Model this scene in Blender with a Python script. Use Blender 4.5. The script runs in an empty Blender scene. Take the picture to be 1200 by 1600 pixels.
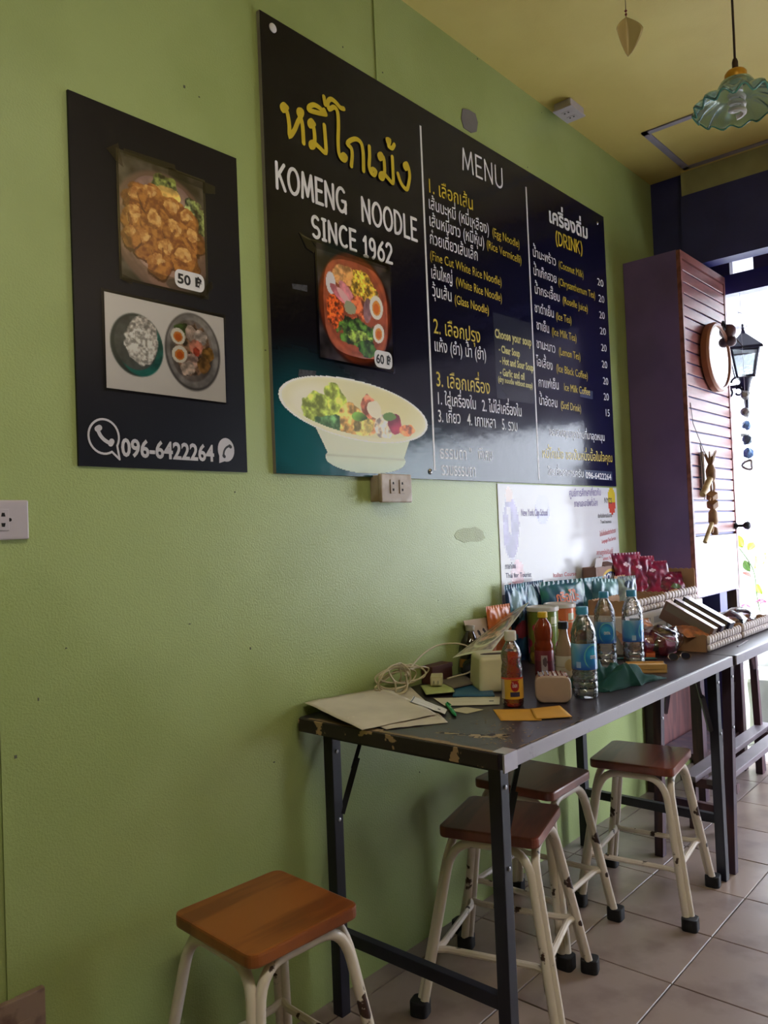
import bpy, bmesh, math, random
import numpy as np
from mathutils import Vector, Matrix, Euler, noise as mnoise
random.seed(7); RNG = np.random.RandomState(7)
SC = bpy.context.scene; COL = SC.collection; PI = math.pi
def lin(c):
    c = c/255.0
    return c/12.92 if c <= .04045 else ((c+.055)/1.055)**2.4
def rgb(c): return (lin(c[0]), lin(c[1]), lin(c[2]), 1)

# ---------------------------------------------------------------- camera
# room axes: X runs along the long green wall away from the camera, Y points at that wall, Z is up
CAM = np.array([0, 0, 1.2]); FPX = 1241.05
YAW, PITCH, ROLL = (math.radians(a) for a in (48.76703722, 1.48999899, -2.29943442))
_f = np.array([math.sin(YAW)*math.cos(PITCH), math.cos(YAW)*math.cos(PITCH), math.sin(PITCH)])
_r0 = np.array([math.cos(YAW), -math.sin(YAW), 0]); _u0 = np.cross(_r0, _f)
_r = math.cos(ROLL)*_r0 + math.sin(ROLL)*_u0; _u = -math.sin(ROLL)*_r0 + math.cos(ROLL)*_u0
cd = bpy.data.cameras.new('camera'); cam = bpy.data.objects.new('camera', cd); COL.objects.link(cam)
cd.sensor_fit = 'VERTICAL'; cd.sensor_height = 36; cd.lens = FPX/1600*36; cd.clip_start = .02; cd.clip_end = 200
m = Matrix.Identity(4)
for i in range(3): m[i][0], m[i][1], m[i][2], m[i][3] = _r[i], _u[i], -_f[i], CAM[i]
cam.matrix_world = m; SC.camera = cam
def at(px, py, ax, val):
    """the point of the room on plane axis=val that lies on a measured sight line of the survey photo"""
    d = (px-600)/FPX*_r - (py-800)/FPX*_u + _f
    return CAM + d*(val-CAM[ax])/d[ax]
WY = 1.51                                   # the green wall
def wp(px, py):
    p = at(px, py, 1, WY); return p[0], p[2]

# ---------------------------------------------------------------- light and exposure
SC.view_settings.view_transform = 'Standard'; SC.view_settings.look = 'None'
SC.view_settings.gamma = 1; SC.view_settings.use_curve_mapping = False
SC.view_settings.exposure = -0.12
SC.cycles.use_denoising = True; SC.cycles.max_bounces = 10; SC.cycles.diffuse_bounces = 5
SC.cycles.glossy_bounces = 4; SC.cycles.transmission_bounces = 8; SC.cycles.transparent_max_bounces = 16
SC.cycles.sample_clamp_indirect = 6
w = bpy.data.worlds.new('overcast_sky'); SC.world = w; w.use_nodes = True
bg = w.node_tree.nodes['Background']; bg.inputs[0].default_value = (.80, .87, 1.0, 1); bg.inputs[1].default_value = 25.0
def area(name, loc, look, sx, sy, power, color, portal=False):
    l = bpy.data.lights.new(name, 'AREA'); l.shape = 'RECTANGLE'; l.size = sx; l.size_y = sy; l.energy = power; l.color = color
    o = bpy.data.objects.new(name, l); COL.objects.link(o); o.location = loc
    o.rotation_euler = (Vector(look)-Vector(loc)).to_track_quat('-Z', 'Y').to_euler()
    if portal: l.cycles.is_portal = True
    return o
area('shopfront_daylight', (4.19, .22, 1.14), (0, .22, 1.14), 2.28, 2.30, 1, (1, 1, 1), True)
area('ceiling_tube_light', (.55, -.15, 2.76), (.55, .1, 0), 1.2, .10, 24, (1, .93, .80))
pl_ = bpy.data.lights.new('warm_pendant_light', 'POINT'); pl_.energy = 11; pl_.shadow_soft_size = .07; pl_.color = (1, .78, .55)
po = bpy.data.objects.new('warm_pendant_light', pl_); COL.objects.link(po); po.location = (1.95, -.75, 2.4)

# ---------------------------------------------------------------- materials
MATS = {}
def mat(name, col, rough=.6, metal=0, var=None, vscale=8, bump=0, bscale=200, spec=.5, trans=0, ior=1.45, coat=0, vdet=4, vmin=.45, vmax=.6, stretch=(1, 1, 1), alpha=1, sheen=0):
    if name in MATS: return MATS[name]
    mt = bpy.data.materials.new(name); mt.use_nodes = True; nt = mt.node_tree; p = nt.nodes['Principled BSDF']
    p.inputs['Base Color'].default_value = rgb(col); p.inputs['Roughness'].default_value = rough
    p.inputs['Metallic'].default_value = metal; p.inputs['Specular IOR Level'].default_value = spec
    p.inputs['Transmission Weight'].default_value = trans; p.inputs['IOR'].default_value = ior
    p.inputs['Coat Weight'].default_value = coat; p.inputs['Alpha'].default_value = alpha
    tc = nt.nodes.new('ShaderNodeTexCoord'); mp = nt.nodes.new('ShaderNodeMapping'); mp.inputs['Scale'].default_value = stretch
    nt.links.new(tc.outputs['Object'], mp.inputs[0])
    if var is None: var, vmin, vmax = tuple(c*.88 for c in col), .3, .75
    n = nt.nodes.new('ShaderNodeTexNoise'); n.inputs['Scale'].default_value = vscale; n.inputs['Detail'].default_value = vdet
    nt.links.new(mp.outputs[0], n.inputs['Vector'])
    cr = nt.nodes.new('ShaderNodeValToRGB'); cr.color_ramp.elements[0].position = vmin; cr.color_ramp.elements[1].position = vmax
    cr.color_ramp.elements[0].color = rgb(col); cr.color_ramp.elements[1].color = rgb(var)
    nt.links.new(n.outputs[0], cr.inputs[0]); nt.links.new(cr.outputs[0], p.inputs['Base Color'])
    if bump:
        b = nt.nodes.new('ShaderNodeTexNoise'); b.inputs['Scale'].default_value = bscale; b.inputs['Detail'].default_value = 2
        nt.links.new(tc.outputs['Object'], b.inputs['Vector'])
        bn = nt.nodes.new('ShaderNodeBump'); bn.inputs['Strength'].default_value = bump; bn.inputs['Distance'].default_value = .002
        nt.links.new(b.outputs[0], bn.inputs['Height']); nt.links.new(bn.outputs[0], p.inputs['Normal'])
    MATS[name] = mt; return mt
def mat_print(name, rough, coat=0, bump=0, bscale=20, spec=.5):
    """flat print: colour comes from the printed picture stored on the surface"""
    mt = mat(name, (200, 200, 200), rough, bump=bump, bscale=bscale, coat=coat, spec=spec); nt = mt.node_tree
    a = nt.nodes.new('ShaderNodeAttribute'); a.attribute_name = 'ink'; p = nt.nodes['Principled BSDF']
    for l in list(p.inputs['Base Color'].links): nt.links.remove(l)
    nt.links.new(a.outputs['Color'], p.inputs['Base Color']); return mt
def mat_film(name, tint, fac=.12, rough=.08, bump=0, bscale=120):
    """clear plastic or glass film: see-through with a gloss"""
    mt = bpy.data.materials.new(name); mt.use_nodes = True; nt = mt.node_tree; nt.nodes.clear()
    o = nt.nodes.new('ShaderNodeOutputMaterial'); t = nt.nodes.new('ShaderNodeBsdfTransparent'); t.inputs[0].default_value = rgb(tint)
    g = nt.nodes.new('ShaderNodeBsdfGlossy'); g.inputs['Roughness'].default_value = rough
    fr = nt.nodes.new('ShaderNodeFresnel'); fr.inputs[0].default_value = 1.5
    ad = nt.nodes.new('ShaderNodeMath'); ad.operation = 'ADD'; ad.inputs[1].default_value = fac; ad.use_clamp = True
    mx = nt.nodes.new('ShaderNodeMixShader'); nt.links.new(fr.outputs[0], ad.inputs[0]); nt.links.new(ad.outputs[0], mx.inputs[0])
    nt.links.new(t.outputs[0], mx.inputs[1]); nt.links.new(g.outputs[0], mx.inputs[2]); nt.links.new(mx.outputs[0], o.inputs[0])
    if bump:
        tc = nt.nodes.new('ShaderNodeTexCoord'); b = nt.nodes.new('ShaderNodeTexNoise'); b.inputs['Scale'].default_value = bscale; b.inputs['Detail'].default_value = 2
        bn = nt.nodes.new('ShaderNodeBump'); bn.inputs['Strength'].default_value = bump; bn.inputs['Distance'].default_value = .003
        nt.links.new(tc.outputs['Object'], b.inputs['Vector']); nt.links.new(b.outputs[0], bn.inputs['Height']); nt.links.new(bn.outputs[0], g.inputs['Normal']); nt.links.new(bn.outputs[0], fr.inputs['Normal'])
    MATS[name] = mt; return mt

# ---------------------------------------------------------------- mesh helpers
class MB:
    def __init__(s): s.v = []; s.f = []; s.M = Matrix.Identity(4)
    def add(s, vs, fs):
        o = len(s.v); s.v += [tuple(s.M @ Vector(p)) for p in vs]; s.f += [tuple(i+o for i in f) for f in fs]; return s
    def box(s, c, d, rot=None):
        x, y, z = d[0]/2, d[1]/2, d[2]/2; R = Euler(rot).to_matrix() if rot else None; vs = []
        for sx, sy, sz in ((-1,-1,-1),(1,-1,-1),(1,1,-1),(-1,1,-1),(-1,-1,1),(1,-1,1),(1,1,1),(-1,1,1)):
            p = Vector((sx*x, sy*y, sz*z)); p = R @ p if R else p; vs.append(p+Vector(c))
        return s.add(vs, [(0,3,2,1),(4,5,6,7),(0,1,5,4),(1,2,6,5),(2,3,7,6),(3,0,4,7)])
    def b2(s, x0, x1, y0, y1, z0, z1): return s.box(((x0+x1)/2, (y0+y1)/2, (z0+z1)/2), (abs(x1-x0), abs(y1-y0), abs(z1-z0)))
    def tube(s, path, r, n=8, closed=False, caps=True):
        P = [Vector(p) for p in path]; N = len(P); rs = r if isinstance(r, (list, tuple)) else [r]*N
        T = []
        for i in range(N):
            a = P[(i-1) % N] if closed or i > 0 else P[i]; b = P[(i+1) % N] if closed or i < N-1 else P[i]
            d = b-a; T.append(d.normalized() if d.length > 1e-9 else Vector((0, 0, 1)))
        up = Vector((0, 0, 1)) if abs(T[0].z) < .9 else Vector((1, 0, 0)); u = T[0].cross(up).normalized(); vs = []
        for i in range(N):
            u = (u - T[i]*u.dot(T[i])).normalized(); w_ = T[i].cross(u)
            for k in range(n):
                a = 2*PI*k/n; vs.append(P[i] + (u*math.cos(a)+w_*math.sin(a))*rs[i])
        fs = []
        for i in range(N if closed else N-1):
            j = (i+1) % N
            for k in range(n): fs.append((i*n+k, i*n+(k+1) % n, j*n+(k+1) % n, j*n+k))
        if caps and not closed: fs.append(tuple(range(n))[::-1]); fs.append(tuple((N-1)*n+k for k in range(n)))
        return s.add(vs, fs)
    def lathe(s, prof, n=24, c=(0, 0, 0), wob=None, caps=True):
        vs = []
        for r, z in prof:
            for k in range(n):
                a = 2*PI*k/n; rr = r*(wob(a, z) if wob else 1); vs.append((c[0]+rr*math.cos(a), c[1]+rr*math.sin(a), c[2]+z))
        fs = [(i*n+k, i*n+(k+1) % n, (i+1)*n+(k+1) % n, (i+1)*n+k) for i in range(len(prof)-1) for k in range(n)]
        if caps and prof[0][0] > 1e-6: fs.append(tuple(range(n))[::-1])
        if caps and prof[-1][0] > 1e-6: fs.append(tuple((len(prof)-1)*n+k for k in range(n)))
        return s.add(vs, fs)
    def prism(s, pts, z0, z1):
        n = len(pts); vs = [(x, y, z0) for x, y in pts]+[(x, y, z1) for x, y in pts]
        return s.add(vs, [tuple(range(n))[::-1], tuple(range(n, 2*n))]+[(i, (i+1) % n, n+(i+1) % n, n+i) for i in range(n)])
    def grid(s, P, nu, nv, keep=None):
        vs = [P(i/nu, j/nv) for j in range(nv+1) for i in range(nu+1)]
        fs = [(j*(nu+1)+i, j*(nu+1)+i+1, (j+1)*(nu+1)+i+1, (j+1)*(nu+1)+i) for j in range(nv) for i in range(nu) if keep is None or keep(i, j)]
        return s.add(vs, fs)
    def build(s, name, mt, parent=None, smooth=False, bevel=0, seg=2, loc=None, solid=0):
        me = bpy.data.meshes.new(name); me.from_pydata(s.v, [], s.f); me.update()
        if bevel:
            bm = bmesh.new(); bm.from_mesh(me); bmesh.ops.remove_doubles(bm, verts=bm.verts, dist=1e-6)
            es = [e for e in bm.edges if len(e.link_faces) == 2 and e.calc_face_angle(0) > .5]
            bmesh.ops.bevel(bm, geom=es, offset=bevel, segments=seg, affect='EDGES', profile=.6); bm.to_mesh(me); bm.free()
        me.materials.append(mt if not isinstance(mt, str) else MATS[mt])
        if smooth:
            for p in me.polygons: p.use_smooth = True
            if smooth != 'all': me.set_sharp_from_angle(angle=math.radians(38))
        o = bpy.data.objects.new(name, me); COL.objects.link(o)
        if parent: o.parent = parent
        if loc is not None: o.location = loc
        if solid:
            md = o.modifiers.new('thickness', 'SOLIDIFY'); md.thickness = solid; md.offset = -1
        return o
def tag(o, label=None, cat=None, group=None, kind=None):
    if label: o['label'] = label
    if cat: o['category'] = cat
    if group: o['group'] = group
    if kind: o['kind'] = kind
    return o
def thing(name, label, cat, loc=(0, 0, 0), rz=0, group=None, rot=None):
    o = bpy.data.objects.new(name, None); COL.objects.link(o); o.empty_display_size = .05
    o.location = loc; o.rotation_euler = rot if rot else (0, 0, rz); return tag(o, label, cat, group)
def copy_tree(o, parent=None):
    c = o.copy(); COL.objects.link(c)
    if parent: c.parent = parent
    for ch in list(o.children):
        if ch.name in COL.objects: copy_tree(ch, c)
    return c
def spline(pts, k=6, closed=False):
    n = len(pts); out = []; dim = len(pts[0])
    for i in range(n if closed else n-1):
        p = [pts[(i+d) % n] if closed else pts[min(max(i+d, 0), n-1)] for d in (-1, 0, 1, 2)]
        for j in range(k):
            t = j/k
            out.append(tuple(.5*((2*p[1][a]) + (-p[0][a]+p[2][a])*t + (2*p[0][a]-5*p[1][a]+4*p[2][a]-p[3][a])*t*t + (-p[0][a]+3*p[1][a]-3*p[2][a]+p[3][a])*t**3) for a in range(dim)))
    if not closed: out.append(tuple(pts[-1]))
    return out
def rrect(w_, h_, r, n=5, cx=0, cy=0):
    out = []
    for sx, sy, a0 in ((1, 1, 0), (-1, 1, 90), (-1, -1, 180), (1, -1, 270)):
        for k in range(n+1):
            a = math.radians(a0+90*k/n); out.append((cx+sx*(w_/2-r)+r*math.cos(a), cy+sy*(h_/2-r)+r*math.sin(a)))
    return out

# ---------------------------------------------------------------- flat prints
def vnoise(w_, h_, cells, seed=0, octv=3):
    rs = np.random.RandomState(seed); out = np.zeros((h_, w_)); amp = 1; tot = 0
    for o in range(octv):
        gx = max(2, int(cells*2**o*w_/max(w_, h_)))+1; gy = max(2, int(cells*2**o*h_/max(w_, h_)))+1
        g = rs.rand(gy+1, gx+1); X = np.linspace(0, gx-1e-6, w_); Y = np.linspace(0, gy-1e-6, h_)
        xi = X.astype(int); yi = Y.astype(int); fx = X-xi; fy = Y-yi; fx = fx*fx*(3-2*fx); fy = (fy*fy*(3-2*fy))[:, None]
        a = g[yi][:, xi]; b = g[yi][:, xi+1]; c = g[yi+1][:, xi]; d = g[yi+1][:, xi+1]
        out += amp*((a*(1-fx)+b*fx)*(1-fy)+(c*(1-fx)+d*fx)*fy); tot += amp; amp *= .5
    return out/tot
class Art:
    """a small picture: rows from bottom to top, u to the right and v up, both 0..1"""
    def __init__(s, w_, h_, bg=(0, 0, 0), asp=1.0):
        s.w, s.h, s.asp = w_, h_, asp; s.c = np.zeros((h_, w_, 3))+np.array(bg, float); s.mask = np.ones((h_, w_), bool)
        s.U, s.V = np.meshgrid((np.arange(w_)+.5)/w_, (np.arange(h_)+.5)/h_)
    def put(s, m_, col, alpha=1, noise=0, cells=12, seed=1, col2=None):
        m_ = np.clip(m_, 0, 1)*alpha; c = np.zeros_like(s.c)+np.array(col, float)
        if noise or col2 is not None:
            n = vnoise(s.w, s.h, cells, seed)[..., None]; n = np.clip((n-.5)*2.4+.5, 0, 1)
            if col2 is not None: c = c*(1-n)+np.array(col2, float)*n
            if noise: c = c*(1+(n-.5)*2*noise)
        s.c = s.c*(1-m_[..., None])+c*m_[..., None]; return s
    def dist(s, cx, cy, rx, ry, rot=0, wob=0, seed=3):
        a = math.radians(rot); dx = s.U-cx; dy = (s.V-cy)*s.asp; x = dx*math.cos(a)+dy*math.sin(a); y = -dx*math.sin(a)+dy*math.cos(a)
        d = np.sqrt((x/rx)**2+(y/(ry*s.asp))**2)
        if wob: d = d+(vnoise(s.w, s.h, 14, seed)-.5)*wob
        return d
    def ell(s, cx, cy, rx, ry, col, rot=0, soft=.06, wob=0, seed=3, **k):
        return s.put((1-s.dist(cx, cy, rx, ry, rot, wob, seed))/soft+.5, col, seed=seed, **k)
    def ring(s, cx, cy, rx, ry, t, col, rot=0, **k):
        return s.put((t-np.abs(s.dist(cx, cy, rx, ry, rot)-1))/.03+.5, col, **k)
    def rect(s, u0, v0, u1, v1, col, **k):
        return s.put(((s.U > u0) & (s.U < u1) & (s.V > v0) & (s.V < v1)).astype(float), col, **k)
    def poly(s, pts, col, **k):
        ins = np.zeros_like(s.U, bool); n = len(pts)
        for i in range(n):
            (x0, y0), (x1, y1) = pts[i], pts[(i+1) % n]
            c = ((y0 > s.V) != (y1 > s.V)) & (s.U < (x1-x0)*(s.V-y0)/((y1-y0) if y1 != y0 else 1e-9)+x0); ins ^= c
        return s.put(ins.astype(float), col, **k)
def printed(name, art, P, mt, parent=None, solid=0, smooth=False, back=True):
    """grid surface P(u,v) that carries the picture"""
    h_, w_ = art.h, art.w; vs = [P((i)/w_, (j)/h_) for j in range(h_+1) for i in range(w_+1)]
    fs = []; cs = []; c = np.clip(art.c, 0, 255)/255; cl = np.where(c <= .04045, c/12.92, ((c+.055)/1.055)**2.4)
    for j in range(h_):
        for i in range(w_):
            if art.mask[j, i]:
                a = j*(w_+1)+i; fs.append((a, a+1, a+w_+2, a+w_+1)); cs.append(cl[j, i])
    me = bpy.data.meshes.new(name); me.from_pydata(vs, [], fs); me.update()
    ca = me.color_attributes.new('ink', 'FLOAT_COLOR', 'CORNER'); n = len(fs)
    arr = np.ones((n, 4, 4), np.float32); arr[:, :, :3] = np.array(cs, np.float32)[:, None, :]; ca.data.foreach_set('color', arr.ravel())
    me.materials.append(MATS[mt] if isinstance(mt, str) else mt)
    if smooth:
        for p in me.polygons: p.use_smooth = True
    o = bpy.data.objects.new(name, me); COL.objects.link(o); o.parent = parent
    if solid:
        md = o.modifiers.new('thickness', 'SOLIDIFY'); md.thickness = solid; md.offset = -1
    return o

# ---------------------------------------------------------------- lettering
GL = {}
def load_glyphs(chars, offs):
    objs = []
    for off in offs:
        for ch in sorted(chars):
            for body in (ch, ch+'|'):
                cu = bpy.data.curves.new('glyph', 'FONT'); cu.body = body; cu.size = 1; cu.resolution_u = 3; cu.offset = off
                o = bpy.data.objects.new('glyph', cu); COL.objects.link(o); objs.append((ch, off, body, o))
    bpy.context.view_layer.update(); dg = bpy.context.evaluated_depsgraph_get(); tmp = {}
    for ch, off, body, o in objs:
        e = o.evaluated_get(dg); me = e.to_mesh(); tmp[(ch, off, body)] = ([(v.co.x, v.co.y) for v in me.vertices], [tuple(p.vertices) for p in me.polygons]); e.to_mesh_clear()
    for off in offs:
        bar = max(x for x, y in tmp[('|', off, '|')][0])
        for ch in chars:
            vs, fs = tmp[(ch, off, ch)]
            xs = [x for x, y in tmp[(ch, off, ch+'|')][0]]; GL[(ch, off)] = (vs, fs, max(xs)-bar)
    for ch, off, body, o in objs:
        cu = o.data; bpy.data.objects.remove(o); bpy.data.curves.remove(cu)
UP = set('\u0e31\u0e34\u0e35\u0e36\u0e37\u0e47\u0e4d'); TONE = set('\u0e48\u0e49\u0e4a\u0e4b\u0e4c')
def text2d(s, off=0.0):
    vs = []; fs = []; x = 0; prev = ''
    for i, ch in enumerate(s):
        if ch == ' ': x += .30; prev = ch; continue
        g = GL[(ch, off)]; dy = 0; dx = 0
        if ch in TONE and (prev in UP or (i+1 < len(s) and s[i+1] == '\u0e33')): dy = .19
        if ch in TONE and i+1 < len(s) and s[i+1] == '\u0e33': dx = -.06
        b = len(vs); vs += [(a+x+dx, c+dy) for a, c in g[0]]; fs += [tuple(k+b for k in f) for f in g[1]]; x += g[2]; prev = ch
    return vs, fs, x
def lettering(name, s, P, mt, parent, off=0.0):
    """P maps (0..1 along the line, height in em) to a point"""
    vs, fs, W = text2d(s, off); mb = MB(); mb.add([P(x/W, y) for x, y in vs], fs); return mb.build(name, mt, parent)
def ribbon(strokes, w_):
    """rounded brush strokes in a plane -> verts (x, y, lift), faces; the lift grows along the stroke so crossings never coincide"""
    vs = []; fs = []; lift = 0
    for st in strokes:
        p = [st[0]]
        for q in st[1:]:
            if math.hypot(q[0]-p[-1][0], q[1]-p[-1][1]) > w_*.12: p.append(q)
        if len(p) < 2: p.append((p[0][0]+w_*.05, p[0][1]))
        n = len(p); L = []; Rr = []; h = w_/2
        def nrm(a, b): d = math.hypot(b[0]-a[0], b[1]-a[1]) or 1; return (-(b[1]-a[1])/d, (b[0]-a[0])/d)
        N = [nrm(p[i], p[i+1]) for i in range(n-1)]; st0 = len(vs)
        for i in range(n):
            a = N[max(i-1, 0)]; b = N[min(i, n-2)]; mx, my = a[0]+b[0], a[1]+b[1]; l = math.hypot(mx, my)
            if i in (0, n-1) or l > .7:
                mx, my = mx/(l or 1), my/(l or 1); k = h/max(.45, mx*a[0]+my*a[1])
                L.append([(p[i][0]+mx*k, p[i][1]+my*k)]); Rr.append([(p[i][0]-mx*k, p[i][1]-my*k)])
            else:
                L.append([(p[i][0]+a[0]*h, p[i][1]+a[1]*h), (p[i][0]+b[0]*h, p[i][1]+b[1]*h)]); Rr.append([(p[i][0]-a[0]*h, p[i][1]-a[1]*h), (p[i][0]-b[0]*h, p[i][1]-b[1]*h)])
        for i in range(n-1):
            lift += 1.2e-5; b0 = len(vs); vs += [(*L[i][-1], lift), (*Rr[i][-1], lift), (*Rr[i+1][0], lift+1.2e-5), (*L[i+1][0], lift+1.2e-5)]; fs.append((b0, b0+1, b0+2, b0+3))
        for i in list(range(n)):
            if i in (0, n-1) or len(L[i]) == 2:
                lift += 1.2e-5; b0 = len(vs); vs += [(p[i][0]+h*math.cos(2*PI*k/12), p[i][1]+h*math.sin(2*PI*k/12), lift) for k in range(12)]; fs.append(tuple(range(b0, b0+12)))
    return vs, fs
def arc(cx, cy, rx, ry, a0, a1, n=12): return [(cx+rx*math.cos(math.radians(a0+(a1-a0)*i/n)), cy+ry*math.sin(math.radians(a0+(a1-a0)*i/n))) for i in range(n+1)]
SF = {  # rounded hand lettering, unit height: (advance, strokes)
 'K': (.72, [[(.08,0),(.08,1)],[(.60,1),(.08,.42)],[(.24,.60),(.62,0)]]),
 'O': (.86, [arc(.42,.5,.36,.5,90,450,22)]),
 'M': (.92, [[(.06,0),(.14,1),(.44,.12),(.74,1),(.84,0)]]),
 'E': (.62, [[(.54,1),(.08,1),(.08,0),(.55,0)],[(.08,.52),(.48,.52)]]),
 'N': (.78, [[(.08,0),(.08,1),(.66,0),(.66,1)]]),
 'G': (.84, [arc(.42,.5,.36,.5,50,345,18)+[(.74,.46),(.48,.46)],[(.74,.46),(.74,0)]]),
 'D': (.76, [[(.08,0),(.08,1)]+arc(.22,.5,.44,.5,90,-90,14)+[(.08,0)]]),
 'L': (.58, [[(.08,1),(.08,0),(.52,0)]]),
 'S': (.66, [arc(.33,.74,.25,.26,40,250,12)+arc(.33,.25,.27,.25,80,-140,12)]),
 'I': (.40, [[(.20,0),(.20,1)],[(.08,1),(.32,1)],[(.08,0),(.32,0)]]),
 'C': (.74, [arc(.42,.5,.36,.5,55,305,18)]),
 'U': (.74, [[(.08,1),(.08,.32)]+arc(.36,.30,.28,.30,180,360,12)+[(.64,1)]]),
 'R': (.70, [[(.08,0),(.08,1)]+arc(.30,.74,.28,.26,90,-90,10)+[(.08,.48)],[(.30,.48),(.62,0)]]),
 '1': (.40, [[(.04,.78),(.22,1),(.22,0)],[(.06,0),(.36,0)]]),
 '9': (.62, [arc(.28,.70,.22,.28,0,360,14)+[(.50,.7),(.50,.4)]+arc(.26,.34,.24,.34,0,-80,6)]),
 '6': (.64, [[(.48,.96),(.20,.66)]+arc(.32,.30,.26,.30,160,520,16)]),
 '2': (.62, [arc(.30,.74,.24,.26,160,-30,10)+[(.06,0),(.56,0)]]),
 '(': (.38, [arc(.50,.45,.40,.72,125,235,8)]), ')': (.38, [arc(-.12,.45,.40,.72,55,-55,8)]),
}
def hand(s, gap=.06):
    st = []; x = 0
    for ch in s:
        if ch == ' ': x += .55; continue
        a, ss = SF[ch]; st += [[(px+x, py) for px, py in q] for q in ss]; x += a+gap
    return st, x-gap

# ================================================================ materials of the place
mat('green_paint', (158, 172, 110), .38, var=(149, 163, 100), vscale=2.2, bump=.45, bscale=210, spec=.5)
mat('ceiling_paint', (214, 196, 116), .6, var=(204, 184, 104), vscale=1.6, bump=.2, bscale=120)
mat('beam_cream', (168, 166, 124), .6)
mat('navy_haze_paint', (58, 60, 122), .45, spec=.4)  # navy paint, lifted and blued so the colour carries the lens haze
mat('plum_haze_wood', (112, 90, 146), .42, var=(102, 82, 136), vscale=3)  # plum wood with the purple lens haze mixed into its colour
mat('slat_wood', (140, 86, 82), .38, var=(112, 64, 60), vscale=5, stretch=(1, 6, 6))
mat('pale_panel', (214, 206, 208), .5)
mat('concrete', (150, 148, 142), .8, bump=.3, bscale=60)
mat('street', (205, 203, 198), .9, bump=.3, bscale=30)
mat('facade_paint', (222, 222, 220), .85)
mat('grey_tape', (156, 150, 164), .6)
mat('socket_white', (196, 186, 194), .35); mat('socket_beige', (178, 160, 140), .45, var=(150, 128, 104), vscale=14)
mat('socket_dirty', (140, 116, 104), .6, var=(92, 66, 58), vscale=16)
mat('hole_black', (14, 12, 12), .8); mat('soot', (96, 98, 84), .8)

# ================================================================ the room
def struct(name, mb, mt, parent=None, **k): 
    o = mb.build(name, mt, parent, **k)
    if parent is None: o['kind'] = 'structure'
    return o
CZ = 2.85
wl = struct('wall_left', MB().b2(-2.6, 4.18, WY, WY+.15, -.02, CZ+.1), 'green_paint')
# a skim-coat step and two painted cover strips that run up the wall
struct('trim_1', MB().b2(1.764, 1.776, WY-.004, WY, 2.4, CZ), 'green_paint')
struct('trim_2', MB().b2(.628, .640, WY-.004, WY, 0, CZ), 'green_paint')
e = mat('bare_plaster', (118, 112, 112), .8, bump=.3)
a = [wp(*q) for q in ((722,170),(732,172),(742,178),(746,192),(744,206),(736,208),(724,200),(720,185))]
mb = MB(); mb.add([(x, WY-.0025, z) for x, z in a]+[(x, WY+.001, z) for x, z in a], [tuple(range(8))[::-1]]+[(i, (i+1) % 8, 8+(i+1) % 8, 8+i) for i in range(8)])
mb.build('bare_patch', e, wl)
stain = mat('grease_stain', (150, 160, 98), .45, spec=.45, bump=.6, bscale=210)
rs = random.Random(3)
def blot(px, py, rx, ry, name):
    x, z = wp(px, py); pts = [(x+rx*math.cos(t)*(1+.2*rs.uniform(-1, 1)), z+ry*math.sin(t)*(1+.2*rs.uniform(-1, 1))) for t in [2*PI*k/16 for k in range(16)]]
    MB().add([(p, WY-.0008, q) for p, q in pts]+[(p, WY+.001, q) for p, q in pts], [tuple(range(16))]+[(i, 16+i, 16+(i+1) % 16, (i+1) % 16) for i in range(16)]).build(name, stain, wl)
blot(735, 836, .085, .026, 'stain'); 
ch = MB()
for i in range(46):
    x, z = wp(rs.uniform(20, 960), rs.uniform(60, 1250)); ch.box((x, WY-.0006, z), (rs.uniform(.0015, .005), .0012, rs.uniform(.002, .006)))
tag(ch.build('paint_nick', 'soot', wl), kind='stuff')
struct('wall_back', MB().b2(-2.7, -2.6, -3.4, WY+.15, -.02, CZ+.1), mat('green_back', (150, 160, 105), .6))
struct('wall_right', MB().b2(-2.6, 4.18, -3.5, -3.4, -.02, CZ+.1), mat('green_side', (160, 165, 120), .6))
ceil = struct('ceiling', MB().b2(-2.6, 4.18, -3.4, WY, CZ, CZ+.1), 'ceiling_paint')
# hatch in the ceiling with a grey frame, far frame bar meeting the beam
hx0, hx1, hy0, hy1 = 3.262, 3.752, .42, 1.325
fr = thing('trim_3', None, None, (hx0, hy1, CZ)); del_keys = [k for k in list(fr.keys())]
fr['kind'] = 'structure'
for nm, b in (('hatch_frame_bar', (0, .028, -.9, 0)), ('hatch_frame_bar', (.46, .488, -.9, 0)), ('hatch_frame_bar', (0, .488, -.028, 0)), ('hatch_frame_bar', (0, .488, -.905, -.877))):
    MB().b2(b[0], b[1], b[2], b[3], -.006, .004).build(nm, 'grey_tape', fr)
MB().b2(.03, .458, -.875, -.03, -.002, .004).build('hatch_panel', 'ceiling_paint', fr)
# end wall: lintels over the open shopfront
BX = 3.78
wf = thing('wall_front', None, None, (BX, 0, 0)); wf['kind'] = 'structure'
MB().b2(0, .09, -3.4, 1.354, 2.737, CZ).build('cream_band', 'beam_cream', wf)
MB().b2(-.004, .09, -3.4, 1.36, 2.398, 2.737).build('navy_lintel', 'navy_haze_paint', wf)
MB().b2(.02, .40, 1.354, WY, 2.398, CZ).build('navy_corner_post', 'navy_haze_paint', wf)
MB().b2(.09, .40, -3.4, 1.354, 2.62, CZ).build('navy_soffit', 'navy_haze_paint', wf)
MB().b2(.27, .34, -3.4, 1.354, 2.30, 2.395).build('outer_lintel', 'navy_haze_paint', wf)
MB().b2(.28, .33, -3.4, 1.13, 2.395, 2.62).build('transom_panel', mat('smoke_panel', (92, 84, 104), .25), wf)
MB().b2(.28, .33, 1.24, 1.354, 2.395, 2.62).build('transom_panel', 'smoke_panel', wf)
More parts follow.
